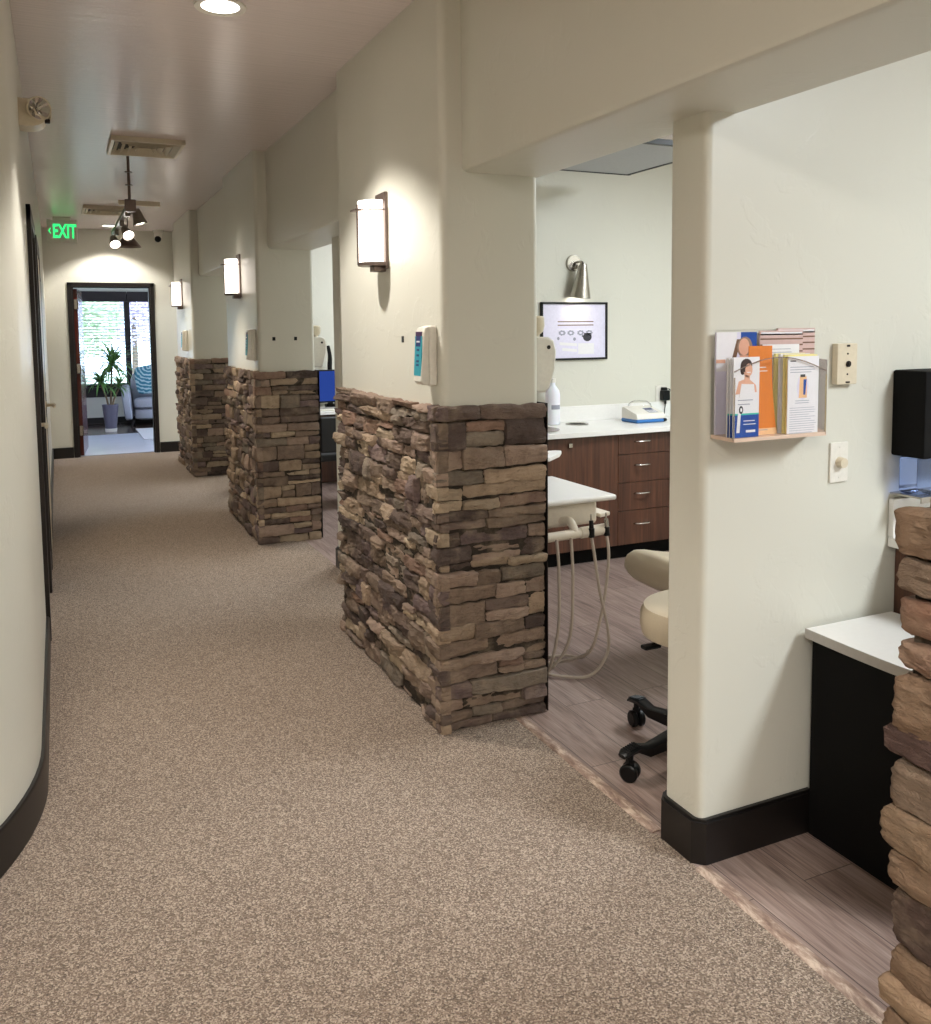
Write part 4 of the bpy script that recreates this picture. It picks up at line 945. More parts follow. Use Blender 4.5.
# countertop machine
dv = thing('countertop_machine', 'white and blue countertop machine with a clear dome on the white counter', 'dental machine', (3.67, 5.02, 0.866))
bm = BM(); t_ = BM(); prism(t_, [(-0.125, 0.0), (0.125, 0.0), (0.13, 0.02), (0.115, 0.055), (-0.10, 0.115), (-0.12, 0.105)], -0.16, 0.16, 'x'); bmesh.ops.bevel(t_, geom=t_.edges[:], offset=0.012, segments=2, affect='EDGES', profile=0.5)
merge(bm, t_, Matrix.Rotation(PI, 4, 'Z') @ Matrix.Translation((0, 0, 0.028))); mk('housing', bm, 'whiteplastic', dv)
bm = BM(); box(bm, (-0.165, -0.132, 0.0), (0.165, 0.125, 0.034), bev=0.014, seg=3); mk('base', bm, 'devblue', dv)
bm = BM(); pm = Matrix.Translation((0.055, -0.03, 0.103)) @ Matrix.Rotation(math.radians(15.5), 4, 'X'); box(bm, (-0.05, -0.06, 0), (0.05, 0.06, 0.004), 0, mat=pm)
for i in range(3):
    for j in range(2): box(bm, (-0.04 + i * 0.03, -0.05 + j * 0.03, 0.003), (-0.018 + i * 0.03, -0.028 + j * 0.03, 0.006), 1, mat=pm)
box(bm, (-0.04, 0.02, 0.003), (0.04, 0.05, 0.005), 2, mat=pm); mk('keypad', bm, ['greyscreen', 'paper', 'navy'], dv)
bm = BM(); lathe(bm, [(0.11, 0.0), (0.112, 0.012), (0.10, 0.04), (0.07, 0.062), (0.0, 0.07)], 28, mat=Matrix.Translation((-0.01, 0.04, 0.128))); mk('dome', bm, 'acrylic', dv)
bm = BM(); cyl(bm, (0.14, -0.135, 0.02), (0.165, -0.12, 0.02), 0.016, seg=12); mk('knob', bm, 'black', dv)
oa = thing('wall_outlet', 'white wall outlet above the countertop machine', 'outlet', (4.02, QY, 1.03))
bm = BM(); box(bm, (-0.05, -0.006, -0.06), (0.035, 0, 0.06), bev=0.002); mk('plate', bm, 'whiteplastic', oa)
pa = thing('power_adapter', 'black power adapter plugged into the wall outlet above the machine', 'power adapter', (4.03, QY - 0.007, 1.026))
bm = BM(); box(bm, (-0.03, -0.05, -0.045), (0.03, 0, 0.03), bev=0.008); cyl(bm, (0, -0.03, -0.045), (0, -0.03, -0.07), 0.008, seg=10); mk('body', bm, 'black', pa)
bm = BM(); tube(bm, [(0, -0.03, -0.068), (-0.01, -0.04, -0.09), (-0.03, -0.06, -0.11), (-0.06, -0.09, -0.142), (-0.14, -0.13, -0.147)], 0.004, 6, smooth=5); mk('cord', bm, 'black', pa)
pb = tag(mk('plug', (lambda b: (box(b, (-0.022, -0.03, -0.014), (0.02, 0, 0.014), bev=0.006), tube(b, [(0.02, -0.015, 0), (0.05, -0.02, -0.005), (0.07, -0.03, -0.06)], 0.004, 6, smooth=4), b)[2])(BM()), 'black'), 'black plug in the upper socket of the wall outlet', 'plug'); pb.location = (4.03, QY - 0.0065, 1.063)
dv.scale = (0.74, 0.74, 0.74)
tb = thing('teal_box', 'teal box on the white counter beside the partition edge', 'box', (4.20, 5.05, 0.866)); bm = BM(); box(bm, (-0.09, -0.06, 0), (0.09, 0.06, 0.105), bev=0.004); mk('carton', bm, 'tealcloth', tb)
bm = BM(); box(bm, (-0.085, -0.055, 0.105), (0.085, 0.055, 0.109), bev=0.001); mk('lid', bm, 'paper', tb)
# hanging ceiling panel with black frame
hp = thing('hanging_panel', 'grey ceiling panel in a black frame hanging in the nearest treatment room', 'ceiling panel', (2.80, 4.42, 2.50))
bm = BM(); box(bm, (-0.60, -0.42, 0.004), (0.60, 0.42, 0.02)); mk('board', bm, 'greypanel', hp)
bm = BM()
for lo, hi in (((-0.63, -0.45, 0), (0.63, -0.42, 0.03)), ((-0.63, 0.42, 0), (0.63, 0.44, 0.03)), ((-0.63, -0.45, 0), (-0.60, 0.44, 0.03)), ((0.60, -0.45, 0), (0.62, 0.44, 0.03))): box(bm, lo, hi, bev=0.002)
mk('frame', bm, 'black', hp)
bm = BM()
for x in (-0.55, 0.55):
    for y in (-0.38, 0.38):
        bm = BM(); cyl(bm, (x, y, 0.02), (x * 0.97, y, CEIL - 2.50), 0.004, seg=8); mk('cable', bm, 'darkmetal', hp)

# dental delivery unit: tray, instrument head, hoses
du = thing('delivery_unit', 'ivory dental delivery unit with white tray top, instruments and looping hoses behind the pillar', 'dental unit', (2.0, 3.42, 0))
bm = BM(); poly = [(-0.33, -0.30), (-0.02, -0.262), (0.228, -0.185), (0.205, 0.285), (-0.33, 0.285)]
box(bm, (-0.30, -0.27, 0.776), (0.170, 0.28, 0.80), bev=0.010, seg=3); mk('tray_top', bm, 'whitelam', du)
bm = BM(); box(bm, (-0.26, -0.19, 0.66), (0.125, 0.16, 0.768), bev=0.02, seg=3); mk('control_head', bm, 'unitplastic', du)
bm = BM(); t_ = BM(); prism(t_, [(0.13, -0.20), (0.195, -0.18), (0.185, 0.16), (0.13, 0.16)], 0.688, 0.706); bmesh.ops.bevel(t_, geom=t_.edges[:], offset=0.005, segments=2, affect='EDGES', profile=0.5); merge(bm, t_); mk('side_tray', bm, 'unitplastic', du)
bm = BM(); cyl(bm, (-0.26, -0.27, 0.645), (-0.02, -0.275, 0.652), 0.020, seg=18); cyl(bm, (-0.02, -0.275, 0.652), (0.10, -0.28, 0.658), 0.024, seg=18); tube(bm, [(-0.06, -0.19, 0.69), (-0.055, -0.25, 0.70), (-0.045, -0.275, 0.66)], 0.018, 12, smooth=4); mk('holder_bar', bm, 'unitplastic', du)
bm = BM(); box(bm, (-0.30, -0.05, 0.0), (-0.08, 0.20, 0.05), bev=0.02, seg=3); cyl(bm, (-0.19, 0.08, 0.05), (-0.19, 0.08, 0.67), 0.035, seg=20); mk('stand', bm, 'unitplastic', du)
hz = [(-0.145, [(-0.145, -0.29, 0.64), (-0.14, -0.30, 0.50), (-0.145, -0.30, 0.25), (-0.17, -0.24, 0.05), (-0.10, 0.02, 0.012), (0.06, 0.0, 0.012), (0.10, -0.10, 0.03), (0.07, -0.20, 0.10)]),
      (-0.075, [(-0.075, -0.29, 0.64), (-0.072, -0.30, 0.45), (-0.085, -0.29, 0.20), (-0.15, -0.22, 0.05), (-0.22, -0.14, 0.012), (-0.18, -0.05, 0.012)]),
      (0.022, [(0.022, -0.295, 0.64), (0.028, -0.31, 0.56), (0.055, -0.31, 0.40), (0.11, -0.29, 0.22), (0.12, -0.27, 0.10), (0.04, -0.27, 0.02), (-0.06, -0.22, 0.012), (-0.16, -0.10, 0.012), (-0.2, 0.0, 0.02)]),
      (0.098, [(0.098, -0.295, 0.64), (0.100, -0.31, 0.54), (0.085, -0.30, 0.36), (0.045, -0.28, 0.16), (0.03, -0.20, 0.08), (-0.04, -0.05, 0.012), (-0.15, 0.04, 0.012)])]
for x, pth in hz:
    bm = BM(); tube(bm, pth, 0.0068, 8, smooth=8); mk('hose', bm, 'hose', du)
for x, dark in ((0.022, True), (0.098, False)):
    bm = BM(); cyl(bm, (x, -0.297, 0.635), (x, -0.297, 0.672), 0.013, seg=14, mi=0); cyl(bm, (x, -0.297, 0.672), (x - 0.002, -0.296, 0.705), 0.010, 0.009, seg=12, mi=0 if dark else 1); cyl(bm, (x - 0.002, -0.296, 0.705), (x - 0.003, -0.296, 0.732), 0.004, 0.003, seg=10, mi=1); box(bm, (x - 0.012, -0.306, 0.632), (x + 0.012, -0.284, 0.646), 0, bev=0.003)
    mk('handpiece', bm, ['black', 'nickel'], du)
at = thing('assistant_tray', 'small white rounded tray below the counter edge behind the pillar', 'tray', (2.19, 3.87, 0.866))
bm = BM(); t_ = BM(); prism(t_, [(-0.25, -0.12), (-0.02, -0.15), (0.10, -0.04), (0.155, 0.035), (0.13, 0.06), (-0.25, 0.06)], 0.0, 0.022); bmesh.ops.bevel(t_, geom=t_.edges[:], offset=0.006, segments=2, affect='EDGES', profile=0.5); merge(bm, t_); mk('tray_plate', bm, 'whitelam', at)
bm = BM(); cyl(bm, (-0.12, -0.02, -0.866), (-0.12, -0.02, 0.0), 0.018, seg=14); cyl(bm, (-0.12, -0.02, -0.866), (-0.12, -0.02, -0.85), 0.10, seg=24); mk('post', bm, 'nickel', at)
syr = tag(mk('steel_clamp', (lambda b: (box(b, (-0.03, -0.015, 0), (0.02, 0.015, 0.012), bev=0.004), tube(b, [(-0.03, 0, 0.01), (0.0, 0.0, 0.035), (0.03, 0, 0.03), (0.045, 0, 0.004)], 0.006, 8, smooth=4), b)[2])(BM()), 'chrome'), 'small chrome clamp lying on the white rounded tray', 'instrument'); syr.location = (2.13, 3.85, 0.8885)

# dental chair: foot end peeks out from behind the partition
dc = thing('dental_chair', 'taupe vinyl dental chair, only its foot end showing past the partition edge', 'dental chair', (2.65, 3.12, -0.055))
def pad(b, path, width, thick, n=10, seg=16):
    """rounded cushion swept along a side profile (x,z), lying across Y"""
    pts = smooth_path([(x, 0, z) for x, z in path], 6); rings = []
    for i, p in enumerate(pts):
        d = (pts[min(i + 1, len(pts) - 1)] - pts[max(i - 1, 0)]).normalized(); nrm = Vector((-d.z, 0, d.x)); s = i / (len(pts) - 1)
        k = min(1.0, math.sqrt(max(0.02, 1 - (1 - min(1, s * 7)) ** 2)), math.sqrt(max(0.02, 1 - (1 - min(1, (1 - s) * 7)) ** 2)))
        ring = []
        for q in range(seg):
            a = 2 * PI * q / seg; ca, sa = math.cos(a), math.sin(a)
            yy = math.copysign(abs(ca) ** 0.5, ca) * width / 2 * (0.82 + 0.18 * k); zz = math.copysign(abs(sa) ** 0.7, sa) * thick / 2 * k
            ring.append(b.verts.new(p + Vector((0, yy, 0)) + nrm * zz))
        rings.append(ring)
    for r0, r1 in zip(rings, rings[1:]):
        for q in range(seg): b.faces.new((r0[q], r0[(q + 1) % seg], r1[(q + 1) % seg], r1[q]))
    b.faces.new(rings[0][::-1]); b.faces.new(rings[-1]); bmesh.ops.recalc_face_normals(b, faces=b.faces)
bm = BM(); pad(bm, [(-0.32, 0.505), (-0.2, 0.475), (0.0, 0.45), (0.4, 0.47), (0.75, 0.47)], 0.46, 0.155); mk('leg_rest', bm, 'cream_vinyl', dc)
bm = BM(); pad(bm, [(0.70, 0.50), (0.95, 0.50), (1.15, 0.60), (1.5, 0.85)], 0.56, 0.12); mk('backrest', bm, 'cream_vinyl', dc)
bm = BM(); pad(bm, [(1.48, 0.86), (1.60, 0.96), (1.72, 1.05)], 0.28, 0.10); mk('headrest', bm, 'cream_vinyl', dc)
bm = BM(); box(bm, (0.25, -0.22, 0.055), (1.05, 0.22, 0.105), bev=0.03, seg=3); box(bm, (0.45, -0.13, 0.05), (0.85, 0.13, 0.40), bev=0.04, seg=3); mk('pedestal', bm, 'unitplastic', dc)

# rolling stool
so_ = thing('rolling_stool', 'taupe vinyl rolling stool with black five-arm base beside the partition edge', 'stool', (1.985, 2.43, 0))
bm = BM(); lathe(bm, [(0.0, 0.475), (0.215, 0.475), (0.236, 0.485), (0.244, 0.52), (0.242, 0.562), (0.23, 0.585), (0.20, 0.596), (0.0, 0.60)], 40, mat=Matrix.Translation((0.085, 0.02, -0.055)) @ Matrix.Diagonal((1.0, 0.86, 1, 1))); mk('seat', bm, 'cream_vinyl', so_)
bm = BM(); cyl(bm, (0, 0.03, 0.10), (0, 0.03, 0.30), 0.032, seg=20); cyl(bm, (0, 0.03, 0.30), (0, 0.03, 0.41), 0.020, seg=16); box(bm, (-0.10, -0.06, 0.404), (0.10, 0.06, 0.42), bev=0.004); mk('gas_lift', bm, 'black', so_)
bm = BM(); tube(bm, [(0.0, 0.03, 0.41), (-0.07, 0.05, 0.405), (-0.13, 0.05, 0.40)], 0.008, 8); box(bm, (-0.165, 0.035, 0.39), (-0.095, 0.07, 0.406), bev=0.007); mk('lever', bm, 'black', so_)
cen = Vector((0.0, -0.03, 0)); a1 = math.radians(186)
for k in range(5):
    a = a1 - k * 2 * PI / 5 - (0.30 if k == 1 else 0); d = Vector((math.cos(a), math.sin(a), 0)); s = Vector((-d.y, d.x, 0))
    bm = BM(); secs = [(0.03, 0.12, 0.030, 0.05), (0.11, 0.118, 0.026, 0.045), (0.22, 0.098, 0.022, 0.032), (0.275, 0.112, 0.026, 0.016), (0.32, 0.102, 0.026, 0.010), (0.335, 0.092, 0.018, 0.006)]
    rings = []
    for r_, z_, hw, th in secs:
        c_ = cen + d * r_; rings.append([bm.verts.new(c_ + s * x + Vector((0, 0, z_ + y))) for x, y in ((-hw, 0), (-hw * 0.7, -th), (hw * 0.7, -th), (hw, 0), (hw * 0.6, 0.006), (-hw * 0.6, 0.006))])
    for r0, r1 in zip(rings, rings[1:]):
        for q in range(6): bm.faces.new((r0[q], r0[(q + 1) % 6], r1[(q + 1) % 6], r1[q]))
    bm.faces.new(rings[0][::-1]); bm.faces.new(rings[-1]); bmesh.ops.recalc_face_normals(bm, faces=bm.faces)
    for q in range(7):
        c_ = cen + d * (0.268 + q * 0.009); z_ = 0.119 - abs(q - 1) * 0.0022
        tube(bm, [c_ - s * 0.018 + Vector((0, 0, z_)), c_ + s * 0.018 + Vector((0, 0, z_))], 0.0022, 5)
    leg = mk('base_arm', bm, 'black', so_)
    bm = BM(); w_ = cen + d * 0.298; sw = math.radians(30 + 47 * k); ax = Vector((math.cos(a + sw), math.sin(a + sw), 0))
    for q in (-1, 1):
        m = Matrix.Translation(w_ + ax * 0.015 * q + Vector((0, 0, 0.031))) @ ax.to_track_quat('Z', 'Y').to_matrix().to_4x4(); lathe(bm, [(0.0, -0.011), (0.025, -0.011), (0.031, -0.006), (0.031, 0.006), (0.025, 0.011), (0.0, 0.011)], 22, mat=m)
    cyl(bm, w_ + Vector((0, 0, 0.035)), w_ + Vector((0, 0, 0.095)), 0.011, seg=12); box(bm, w_ + Vector((-0.012, -0.012, 0.05)), w_ + Vector((0.012, 0.012, 0.072)), bev=0.004); mk('caster', bm, 'black', leg)

# ------------------------------------------------------------------ second treatment room, seen between the pillars
R2 = PART[2][0]
dk = thing('desk', 'white topped desk below the blue monitor in the second room', 'desk', (2.55, R2, 0))
bm = BM(); box(bm, (-0.75, -0.62, 0.735), (0.9, -0.002, 0.765), bev=0.004); mk('desktop', bm, 'whitelam', dk)
bm = BM(); box(bm, (-0.72, -0.03, 0.0), (0.88, -0.004, 0.735)); box(bm, (0.5, -0.56, 0), (0.88, -0.03, 0.735), bev=0.003); box(bm, (-0.74, -0.56, 0), (-0.71, -0.03, 0.735)); mk('base', bm, 'walnut', dk)
mo = thing('monitor', 'computer monitor showing a blue screen on the desk in the second room', 'monitor', (2.44, R2 - 0.33, 0.766), 0.0)
bm = BM(); box(bm, (-0.26, -0.02, 0.06), (0.26, 0.02, 0.375), bev=0.006); mk('case', bm, 'black', mo)
bm = BM(); box(bm, (-0.248, -0.0215, 0.075), (0.248, -0.0195, 0.362)); mk('screen', bm, 'screenblue', mo)
bm = BM(); box(bm, (-0.1, -0.08, 0), (0.1, 0.1, 0.012), bev=0.004); box(bm, (-0.025, 0.018, 0.01), (0.025, 0.035, 0.2), bev=0.004); mk('stand', bm, 'black', mo)
hs = thing('desk_phone_handset', 'black upright handset standing behind the blue monitor', 'handset', (2.425, R2 - 0.12, 0.766))
bm = BM(); tube(bm, [(0, 0, 0.0), (0.0, 0, 0.35), (0.005, 0.0, 0.50), (-0.012, 0, 0.60)], lambda s: 0.03 - 0.014 * s, 12, smooth=4); mk('grip', bm, 'black', hs); bm = BM(); box(bm, (-0.05, -0.04, 0), (0.05, 0.04, 0.03), bev=0.008); mk('cradle', bm, 'black', hs)
kb = thing('keyboard', 'pale keyboard on the desk in front of the blue monitor', 'keyboard', (2.34, R2 - 0.50, 0.766)); bm = BM(); box(bm, (-0.2, -0.07, 0), (0.2, 0.07, 0.018), bev=0.005); mk('case', bm, 'whiteplastic', kb)
bm = BM()
for i in range(13):
    for j in range(4): box(bm, (-0.19 + i * 0.0293, -0.06 + j * 0.03, 0.018), (-0.165 + i * 0.0293, -0.036 + j * 0.03, 0.024))
mk('keys', bm, 'greylam', kb)
sch = thing('side_chair', 'black side chair with thin chrome legs at the desk in the second room', 'chair', (2.17, 7.35, 0))
bm = BM(); box(bm, (-0.23, -0.22, 0.42), (0.23, 0.22, 0.48), bev=0.02, seg=3); mk('seat', bm, 'blacksoft', sch)
bm = BM(); box(bm, (-0.22, -0.25, 0.50), (0.22, -0.21, 0.80), bev=0.018, seg=3); mk('backrest', bm, 'blacksoft', sch)
for s in (-1, 1):
    bm = BM(); tube(bm, [(s * 0.22, -0.225, 0.78), (s * 0.225, -0.235, 0.42), (s * 0.235, -0.28, 0.012), (s * 0.235, -0.24, 0.010), (s * 0.235, 0.22, 0.010), (s * 0.225, 0.20, 0.42)], 0.009, 8); mk('leg', bm, 'chrome', sch)
pap = tag(mk('paper_sheet', (lambda b: (pad(b, [(-0.12, 0.0), (0.0, 0.012), (0.12, 0.0)], 0.2, 0.006), b)[1])(BM()), 'paper'), 'white sheet lying on the seat of the black side chair', 'paper'); pap.location = (2.12, 7.36, 0.486)

# ------------------------------------------------------------------ room beyond the end door
FY0, FY1 = ENDY + 0.12, 15.9
bm = BM(); box(bm, (-2.2, ENDY + 0.08, -0.1), (3.6, FY1 + 0.1, 0.0)); 
fl = struct('floor_far', bm, 'darkfloor', 'glossy dark wood floor of the room beyond the end door', 'wood floor'); fl.location.z = -0.0005
bm = BM(); box(bm, (-2.2, ENDY + 0.12, 2.6), (3.6, FY1 + 0.1, 2.7)); struct('ceiling_far', bm, 'ceiling', 'ceiling of the room beyond the end door', 'ceiling')
bm = BM(); box(bm, (-2.3, FY0, 0), (-2.2, FY1, 2.6)); struct('wall_far_left', bm, 'wall', 'left wall of the room beyond the end door', 'wall')
bm = BM(); box(bm, (3.6, FY0, 0), (3.7, FY1, 0.5)); box(bm, (3.6, FY0, 2.4), (3.7, FY1, 2.6)); box(bm, (3.6, FY0, 0.5), (3.7, 12.5, 2.4)); box(bm, (3.6, 14.3, 0.5), (3.7, FY1, 2.4)); struct('wall_far_right', bm, 'wall', 'right wall of the room beyond the end door', 'wall')  # the unseen opening in this wall is added to let in more daylight
W0, W1, WZ0, WZ1 = -0.55, 2.45, 0.60, 2.15
bm = BM(); box(bm, (-2.2, FY1, 0), (W0, FY1 + 0.15, 2.6)); box(bm, (W1, FY1, 0), (3.6, FY1 + 0.15, 2.6)); box(bm, (W0, FY1, 0), (W1, FY1 + 0.15, WZ0)); box(bm, (W0, FY1, WZ1), (W1, FY1 + 0.15, 2.6))
struct('wall_window', bm, 'wall', 'window wall of the room beyond the end door', 'wall')
bm = BM(); box(bm, (-2.2, FY1 - 0.016, 0), (3.6, FY1, 0.10), bev=0.004); struct('baseboard_window', bm, 'blackbase', 'black baseboard under the window beyond the end door', 'baseboard')
wn = thing('window_1', 'wide window beyond the end door, bright trees outside', 'window', (0, FY1, 0)); wn['kind'] = 'structure'
bm = BM(); MX = 1.095
for lo, hi in (((W0, 0.03, WZ0), (W0 + 0.06, 0.10, WZ1)), ((W1 - 0.06, 0.03, WZ0), (W1, 0.10, WZ1)), ((MX - 0.045, 0.0, WZ0), (MX + 0.045, 0.10, WZ1)), ((W0, 0.03, WZ0), (W1, 0.10, WZ0 + 0.05)), ((W0, 0.03, WZ1 - 0.05), (W1, 0.10, WZ1))): box(bm, lo, hi, bev=0.003)
mk('window_frame', bm, 'darkwood', wn)
bm = BM(); box(bm, (W0 + 0.05, 0.06, WZ0 + 0.04), (W1 - 0.05, 0.066, WZ1 - 0.04)); mk('window_pane', bm, 'pane', wn)
bm = BM(); box(bm, (W0 - 0.06, -0.10, 0.575), (W1 + 0.06, 0.03, 0.605), bev=0.005); box(bm, (W0 - 0.05, -0.03, 0.44), (W1 + 0.05, 0.0, 0.575), bev=0.003); mk('window_sill', bm, 'darkwood', wn)
for i, (a, c) in enumerate(((W0 + 0.01, MX - 0.05), (MX + 0.05, W1 - 0.01))):
    bl_ = thing('window_blind', ['brown slatted blind in the wider left part of the far window', 'brown slatted blind right of the mullion in the far window'][i], 'blind', (a, FY1, 0), group='slatted blinds of the far window')
    bm = BM(); n = 27
    for k in range(n):
        z_ = 0.66 + k * (2.02 - 0.66) / n; m = Matrix.Translation((0, -0.038, z_)) @ Matrix.Rotation(math.radians(-14), 4, 'X'); box(bm, (0.0, -0.024, -0.0015), (c - a, 0.024, 0.0015), mat=m)
    mk('slats', bm, 'slatwood', bl_)
    bm = BM()
    for x in (0.12, (c - a) / 2, c - a - 0.12): cyl(bm, (x, -0.064, 0.64), (x, -0.064, 2.03), 0.002, seg=6)
    mk('ladder_cord', bm, 'darkwood', bl_)
    bm = BM(); box(bm, (-0.045, -0.075, 2.02), (c - a + 0.045, -0.002, 2.19), bev=0.004); mk('valance', bm, 'darkwood', bl_)
    bm = BM(); box(bm, (0, -0.058, 0.618), (c - a, -0.018, 0.638), bev=0.004); mk('bottom_rail', bm, 'darkwood', bl_)
bm = BM(); box(bm, (-2.2, FY0 - 0.03, 0.0), (3.6, 14.05, 0.006)); struct('floor_far_daylit', bm, 'daylit_floor', 'pale floor just inside the end door with the blue daylight put into its colour', 'floor')
rg = tag(mk('rug', (lambda b: (box(b, (0, 0, 0), (1.6, 1.55, 0.012), bev=0.004), b)[1])(BM()), 'rug'), 'pale rug on the dark floor in front of the armchair', 'rug'); rg.location = (1.06, 13.05, 0.006)
# armchair
ac = thing('armchair', 'pale grey armchair under the window beyond the end door', 'armchair', (1.415, 15.36, 0), math.radians(-6))
def cushion(b, lo, hi, bev, puff=0.0, mat=None):
    t = bmesh.new(); lo = Vector(lo); hi = Vector(hi); c_ = (lo + hi) / 2; s = hi - lo
    bmesh.ops.create_cube(t, size=1, matrix=Matrix.Translation(c_) @ Matrix.Diagonal((*s, 1))); bmesh.ops.subdivide_edges(t, edges=t.edges[:], cuts=5, use_grid_fill=True)
    for v in t.verts:
        q = Vector(((v.co.x - c_.x) / s.x * 2, (v.co.y - c_.y) / s.y * 2, (v.co.z - c_.z) / s.z * 2)); L = (abs(q.x) ** 6 + abs(q.y) ** 6 + abs(q.z) ** 6) ** (1 / 6)
        q = q / max(L, 1e-6) * max(abs(q.x), abs(q.y), abs(q.z)); fl_ = (1 - q.x * q.x) * (1 - q.y * q.y)
        v.co = Vector((c_.x + q.x * s.x / 2, c_.y + q.y * s.y / 2, c_.z + q.z * s.z / 2 + math.copysign(puff * fl_, q.z) * (abs(q.z) > 0.5)))
    merge(b, t, mat)
bm = BM(); cushion(bm, (-0.30, -0.36, 0.10), (0.30, 0.30, 0.29), 0.02); mk('seat_base', bm, 'sofa', ac)
bm = BM(); cushion(bm, (-0.295, -0.38, 0.29), (0.295, 0.18, 0.44), 0.03, 0.015); mk('seat_cushion', bm, 'sofa', ac)
for s in (-1, 1):
    bm = BM(); am = Matrix.Translation((s * 0.365, 0, 0)) @ Matrix.Rotation(s * 0.10, 4, 'Y'); cushion(bm, (-0.065, -0.38, 0.10), (0.065, 0.34, 0.66), 0.03, mat=am); mk('arm', bm, 'sofa', ac)
bm = BM(); cushion(bm, (-0.36, 0.18, 0.12), (0.36, 0.38, 0.88), 0.04, mat=Matrix.Rotation(-0.08, 4, 'X')); mk('backrest', bm, 'sofa', ac)
for sx in (-1, 1):
    for sy in (-1, 1):
        bm = BM(); cyl(bm, (sx * 0.31, sy * 0.29, 0.10), (sx * 0.34, sy * 0.32, 0.0), 0.024, 0.015, seg=12); mk('leg', bm, 'darkwood', ac)
pw = tag(mk('throw_pillow', (lambda b: (cushion(b, (-0.235, -0.06, -0.23), (0.235, 0.06, 0.23), 0.05), b)[1])(BM()), 'pillow'), 'teal pillow with pale medallion pattern leaning in the armchair', 'pillow')
pw.location = (1.375, 15.33, 0.745); pw.rotation_euler = (math.radians(-15), math.radians(-7), math.radians(-6))
# potted plant
pt = thing('potted_plant', 'tall spiky-leaved plant in a grey pot beside the armchair', 'plant', (0.705, 14.5, 0))
bm = BM(); lathe(bm, [(0.0, 0.0), (0.078, 0.0), (0.082, 0.05), (0.118, 0.40), (0.122, 0.42), (0.108, 0.42), (0.10, 0.38), (0.0, 0.38)], 30, 0); mk('pot', bm, 'potgrey', pt)
bm = BM(); lathe(bm, [(0.079, 0.0), (0.0835, 0.002), (0.0885, 0.05), (0.083, 0.052)], 30); mk('pot_foot', bm, 'whiteplastic', pt)
bm = BM(); lathe(bm, [(0.0, 0.388), (0.10, 0.385), (0.10, 0.379), (0.0, 0.379)], 22); mk('soil', bm, 'soil', pt)
rnd = random.Random(5)
for (tx, ty, tz, L, nl) in ((0.05, 0.0, 0.98, 0.52, 76), (-0.12, 0.0, 0.72, 0.40, 56), (0.13, -0.08, 0.66, 0.26, 36)):
    bm = BM(); tube(bm, [(tx * 0.2, ty, 0.36), (tx * 0.45, ty, 0.36 + (tz - 0.36) * 0.5), (tx, ty, tz)], lambda s: 0.016 - 0.004 * s, 8, smooth=4); st = mk('stem', bm, 'trunk', pt)
    bm = BM()
    for k in range(nl):
        a = k * 2.4 + rnd.uniform(-0.3, 0.3); el = rnd.uniform(-0.35, 1.35); l_ = L * rnd.uniform(0.7, 1.05); d = Vector((math.cos(a), math.sin(a), 0)); s = Vector((-d.y, d.x, 0))
        prev = None; p = Vector((tx, ty, tz + (k / nl) * 0.08)); e = el; m_ = 7
        for i in range(m_ + 1):
            f_ = i / m_; w_ = 0.016 * math.sin(PI * min(1, 0.18 + 0.82 * f_)) + 0.001
            cur = (bm.verts.new(p + s * w_), bm.verts.new(p - Vector((0, 0, 0.003))), bm.verts.new(p - s * w_))
            if prev:
                bm.faces.new((prev[0], prev[1], cur[1], cur[0])); bm.faces.new((prev[1], prev[2], cur[2], cur[1]))
            prev = cur; p = p + (d * math.cos(e) + Vector((0, 0, math.sin(e)))) * l_ / m_; e -= 0.16
    mk('leaves', bm, 'leaf', st)
sp_ = thing('sill_plant', 'small dark plant on the window sill behind the open door edge', 'plant', (0.36, 15.75, 0.606))
bm = BM(); lathe(bm, [(0.0, 0.0), (0.05, 0.0), (0.065, 0.10), (0.055, 0.10), (0.0, 0.09)], 20); mk('pot', bm, 'potgrey', sp_)
bm = BM()
for k in range(26):
    a = k * 2.4; el = rnd.uniform(0.2, 1.4); d = Vector((math.cos(a) * math.cos(el), math.sin(a) * math.cos(el) * 0.5, math.sin(el))); s = d.cross(UZ).normalized() * 0.014; p = Vector((0, 0, 0.09)); l_ = rnd.uniform(0.10, 0.2)
    q = [bm.verts.new(p), bm.verts.new(p + d * l_ * 0.55 + s), bm.verts.new(p + d * l_), bm.verts.new(p + d * l_ * 0.55 - s)]; bm.faces.new(q)
mk('foliage', bm, 'leaf', sp_)
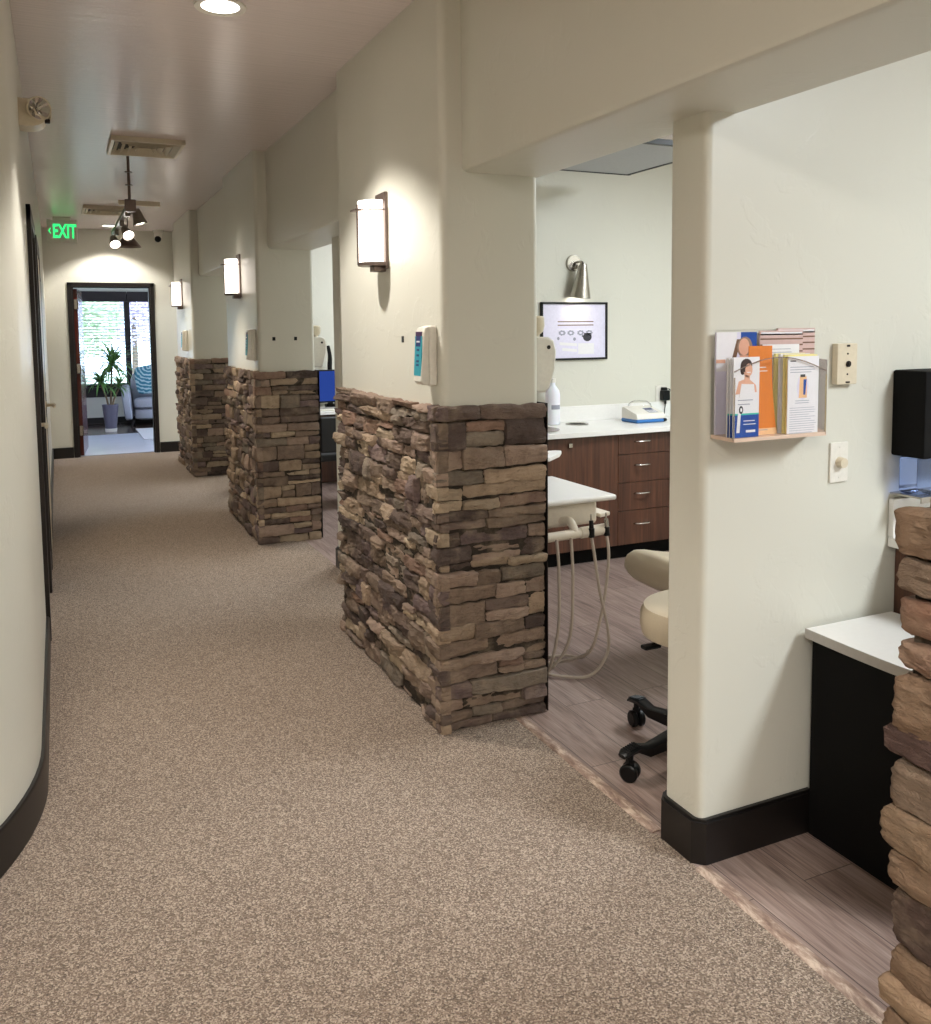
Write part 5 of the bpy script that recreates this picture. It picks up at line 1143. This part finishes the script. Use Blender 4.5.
# outdoors beyond the far window
bm = BM(); box(bm, (-14, FY1 + 0.2, -0.35), (16, 40, -0.25)); struct('ground', bm, 'grass', 'lawn outside the far window', 'ground')
for i, (x, y, h, r, m_, lab) in enumerate(((0.35, 19.4, 3.6, 0.95, 'treeleaf', 'light green tree outside the left part of the far window'), (1.6, 21.7, 4.2, 1.05, 'treepurple', 'purple-leaved tree outside the far window behind the mullion'), (3.9, 20.0, 3.2, 1.1, 'treeleaf', 'green tree outside the right part of the far window'))):
    tr = thing('tree', lab, 'tree', (x, y, -0.25)); rn = random.Random(60 + i)
    bm = BM(); tube(bm, [(0, 0, 0), (0.04, 0.02, h * 0.4), (-0.03, 0, h * 0.75)], lambda s: 0.09 - 0.06 * s, 10, smooth=4); mk('trunk', bm, 'bark', tr)
    bm = BM()
    for k in range(3000):
        v = Vector((rn.gauss(0, 1), rn.gauss(0, 1), rn.gauss(0, 1))).normalized() * (rn.random() ** 0.4) * r; v.z = v.z * 1.1 + h * 0.62
        d = Vector((rn.gauss(0, 1), rn.gauss(0, 1), rn.gauss(0, 1))).normalized(); s, w_ = frame_axes(d); L = rn.uniform(0.05, 0.09)
        bm.faces.new([bm.verts.new(v + s * L), bm.verts.new(v + w_ * L * 0.5), bm.verts.new(v - s * L), bm.verts.new(v - w_ * L * 0.5)])
    mk('crown', bm, m_, tr)

# ------------------------------------------------------------------ treatment-room ceiling fixtures
tf = None
for i, (x, y, p, lab) in enumerate(((3.1, -0.25, 58, 'square ceiling light of the room behind the near stone pillar'), (4.0, 3.1, 40, 'ceiling light panel of the nearest treatment room'), (3.2, 6.9, 38, 'ceiling light panel of the second treatment room'), (3.0, 10.2, 34, 'ceiling light panel of the third treatment room'), (-0.9, -1.3, 76, 'unseen ceiling light panel added behind the viewer to fill the near faces'))):  # the last panel is an added fill lamp, out of view
    if tf is None:
        tf = thing('ceiling_light_panel', lab, 'ceiling light', (x, y, CEIL), group='treatment room light panels')
        bm = BM()
        for lo, hi in (((-0.31, -0.61, -0.02), (0.31, -0.58, 0)), ((-0.31, 0.58, -0.02), (0.31, 0.61, 0)), ((-0.31, -0.61, -0.02), (-0.28, 0.61, 0)), ((0.28, -0.61, -0.02), (0.31, 0.61, 0))): box(bm, lo, hi, bev=0.003)
        mk('frame', bm, 'whiteplastic', tf)
        bm = BM(); box(bm, (-0.28, -0.58, -0.012), (0.28, 0.58, -0.004)); mk('diffuser', bm, 'glowtroffer', tf)
    else: dup(tf, (x, y, CEIL), label=lab)
    area('panel_lamp', (x, y, CEIL - 0.03), 0.58, p, (0.88, 0.955, 1.0) if i < 4 else (1.0, 0.95, 0.87), shape='RECTANGLE', sy=1.1)

sl_ = bpy.data.lights.new('sun', 'SUN'); sl_.energy = 3; sl_.color = (1, 0.95, 0.88); sl_.angle = 0.01
so2 = bpy.data.objects.new('sun', sl_); so2.rotation_euler = Vector((-0.25, 0.75, -0.9)).to_track_quat('-Z', 'Y').to_euler(); C.objects.link(so2)
# ------------------------------------------------------------------ world, camera, view
wd = bpy.data.worlds.new('daylight'); SC.world = wd; wd.use_nodes = True
bg = wd.node_tree.nodes['Background']; bg.inputs['Color'].default_value = (0.62, 0.75, 1.0, 1); bg.inputs['Strength'].default_value = 5.6
F, CY = 883.465, 401.61
yaw, pitch, roll = math.radians(24.75747), math.radians(4.72570), math.radians(0.56566)
fwd = Vector((math.sin(yaw) * math.cos(pitch), math.cos(yaw) * math.cos(pitch), -math.sin(pitch)))
rt = Vector((math.cos(yaw), -math.sin(yaw), 0)); dn = fwd.cross(rt)
r_ = rt * math.cos(roll) + dn * math.sin(roll); d_ = -rt * math.sin(roll) + dn * math.cos(roll)
cam = bpy.data.cameras.new('camera'); co = bpy.data.objects.new('camera', cam); C.objects.link(co)
cam.sensor_fit = 'HORIZONTAL'; cam.sensor_width = 36; cam.lens = F * 36 / 931; cam.shift_x = 0.0; cam.shift_y = (CY - 512) / 931; cam.clip_start = 0.02
co.matrix_world = Matrix(((r_.x, -d_.x, -fwd.x, 0), (r_.y, -d_.y, -fwd.y, 0), (r_.z, -d_.z, -fwd.z, 1.52), (0, 0, 0, 1)))
SC.camera = co
SC.view_settings.view_transform = 'Standard'; SC.view_settings.look = 'None'; SC.view_settings.gamma = 1; SC.view_settings.exposure = 0.74
SC.view_settings.use_curve_mapping = False
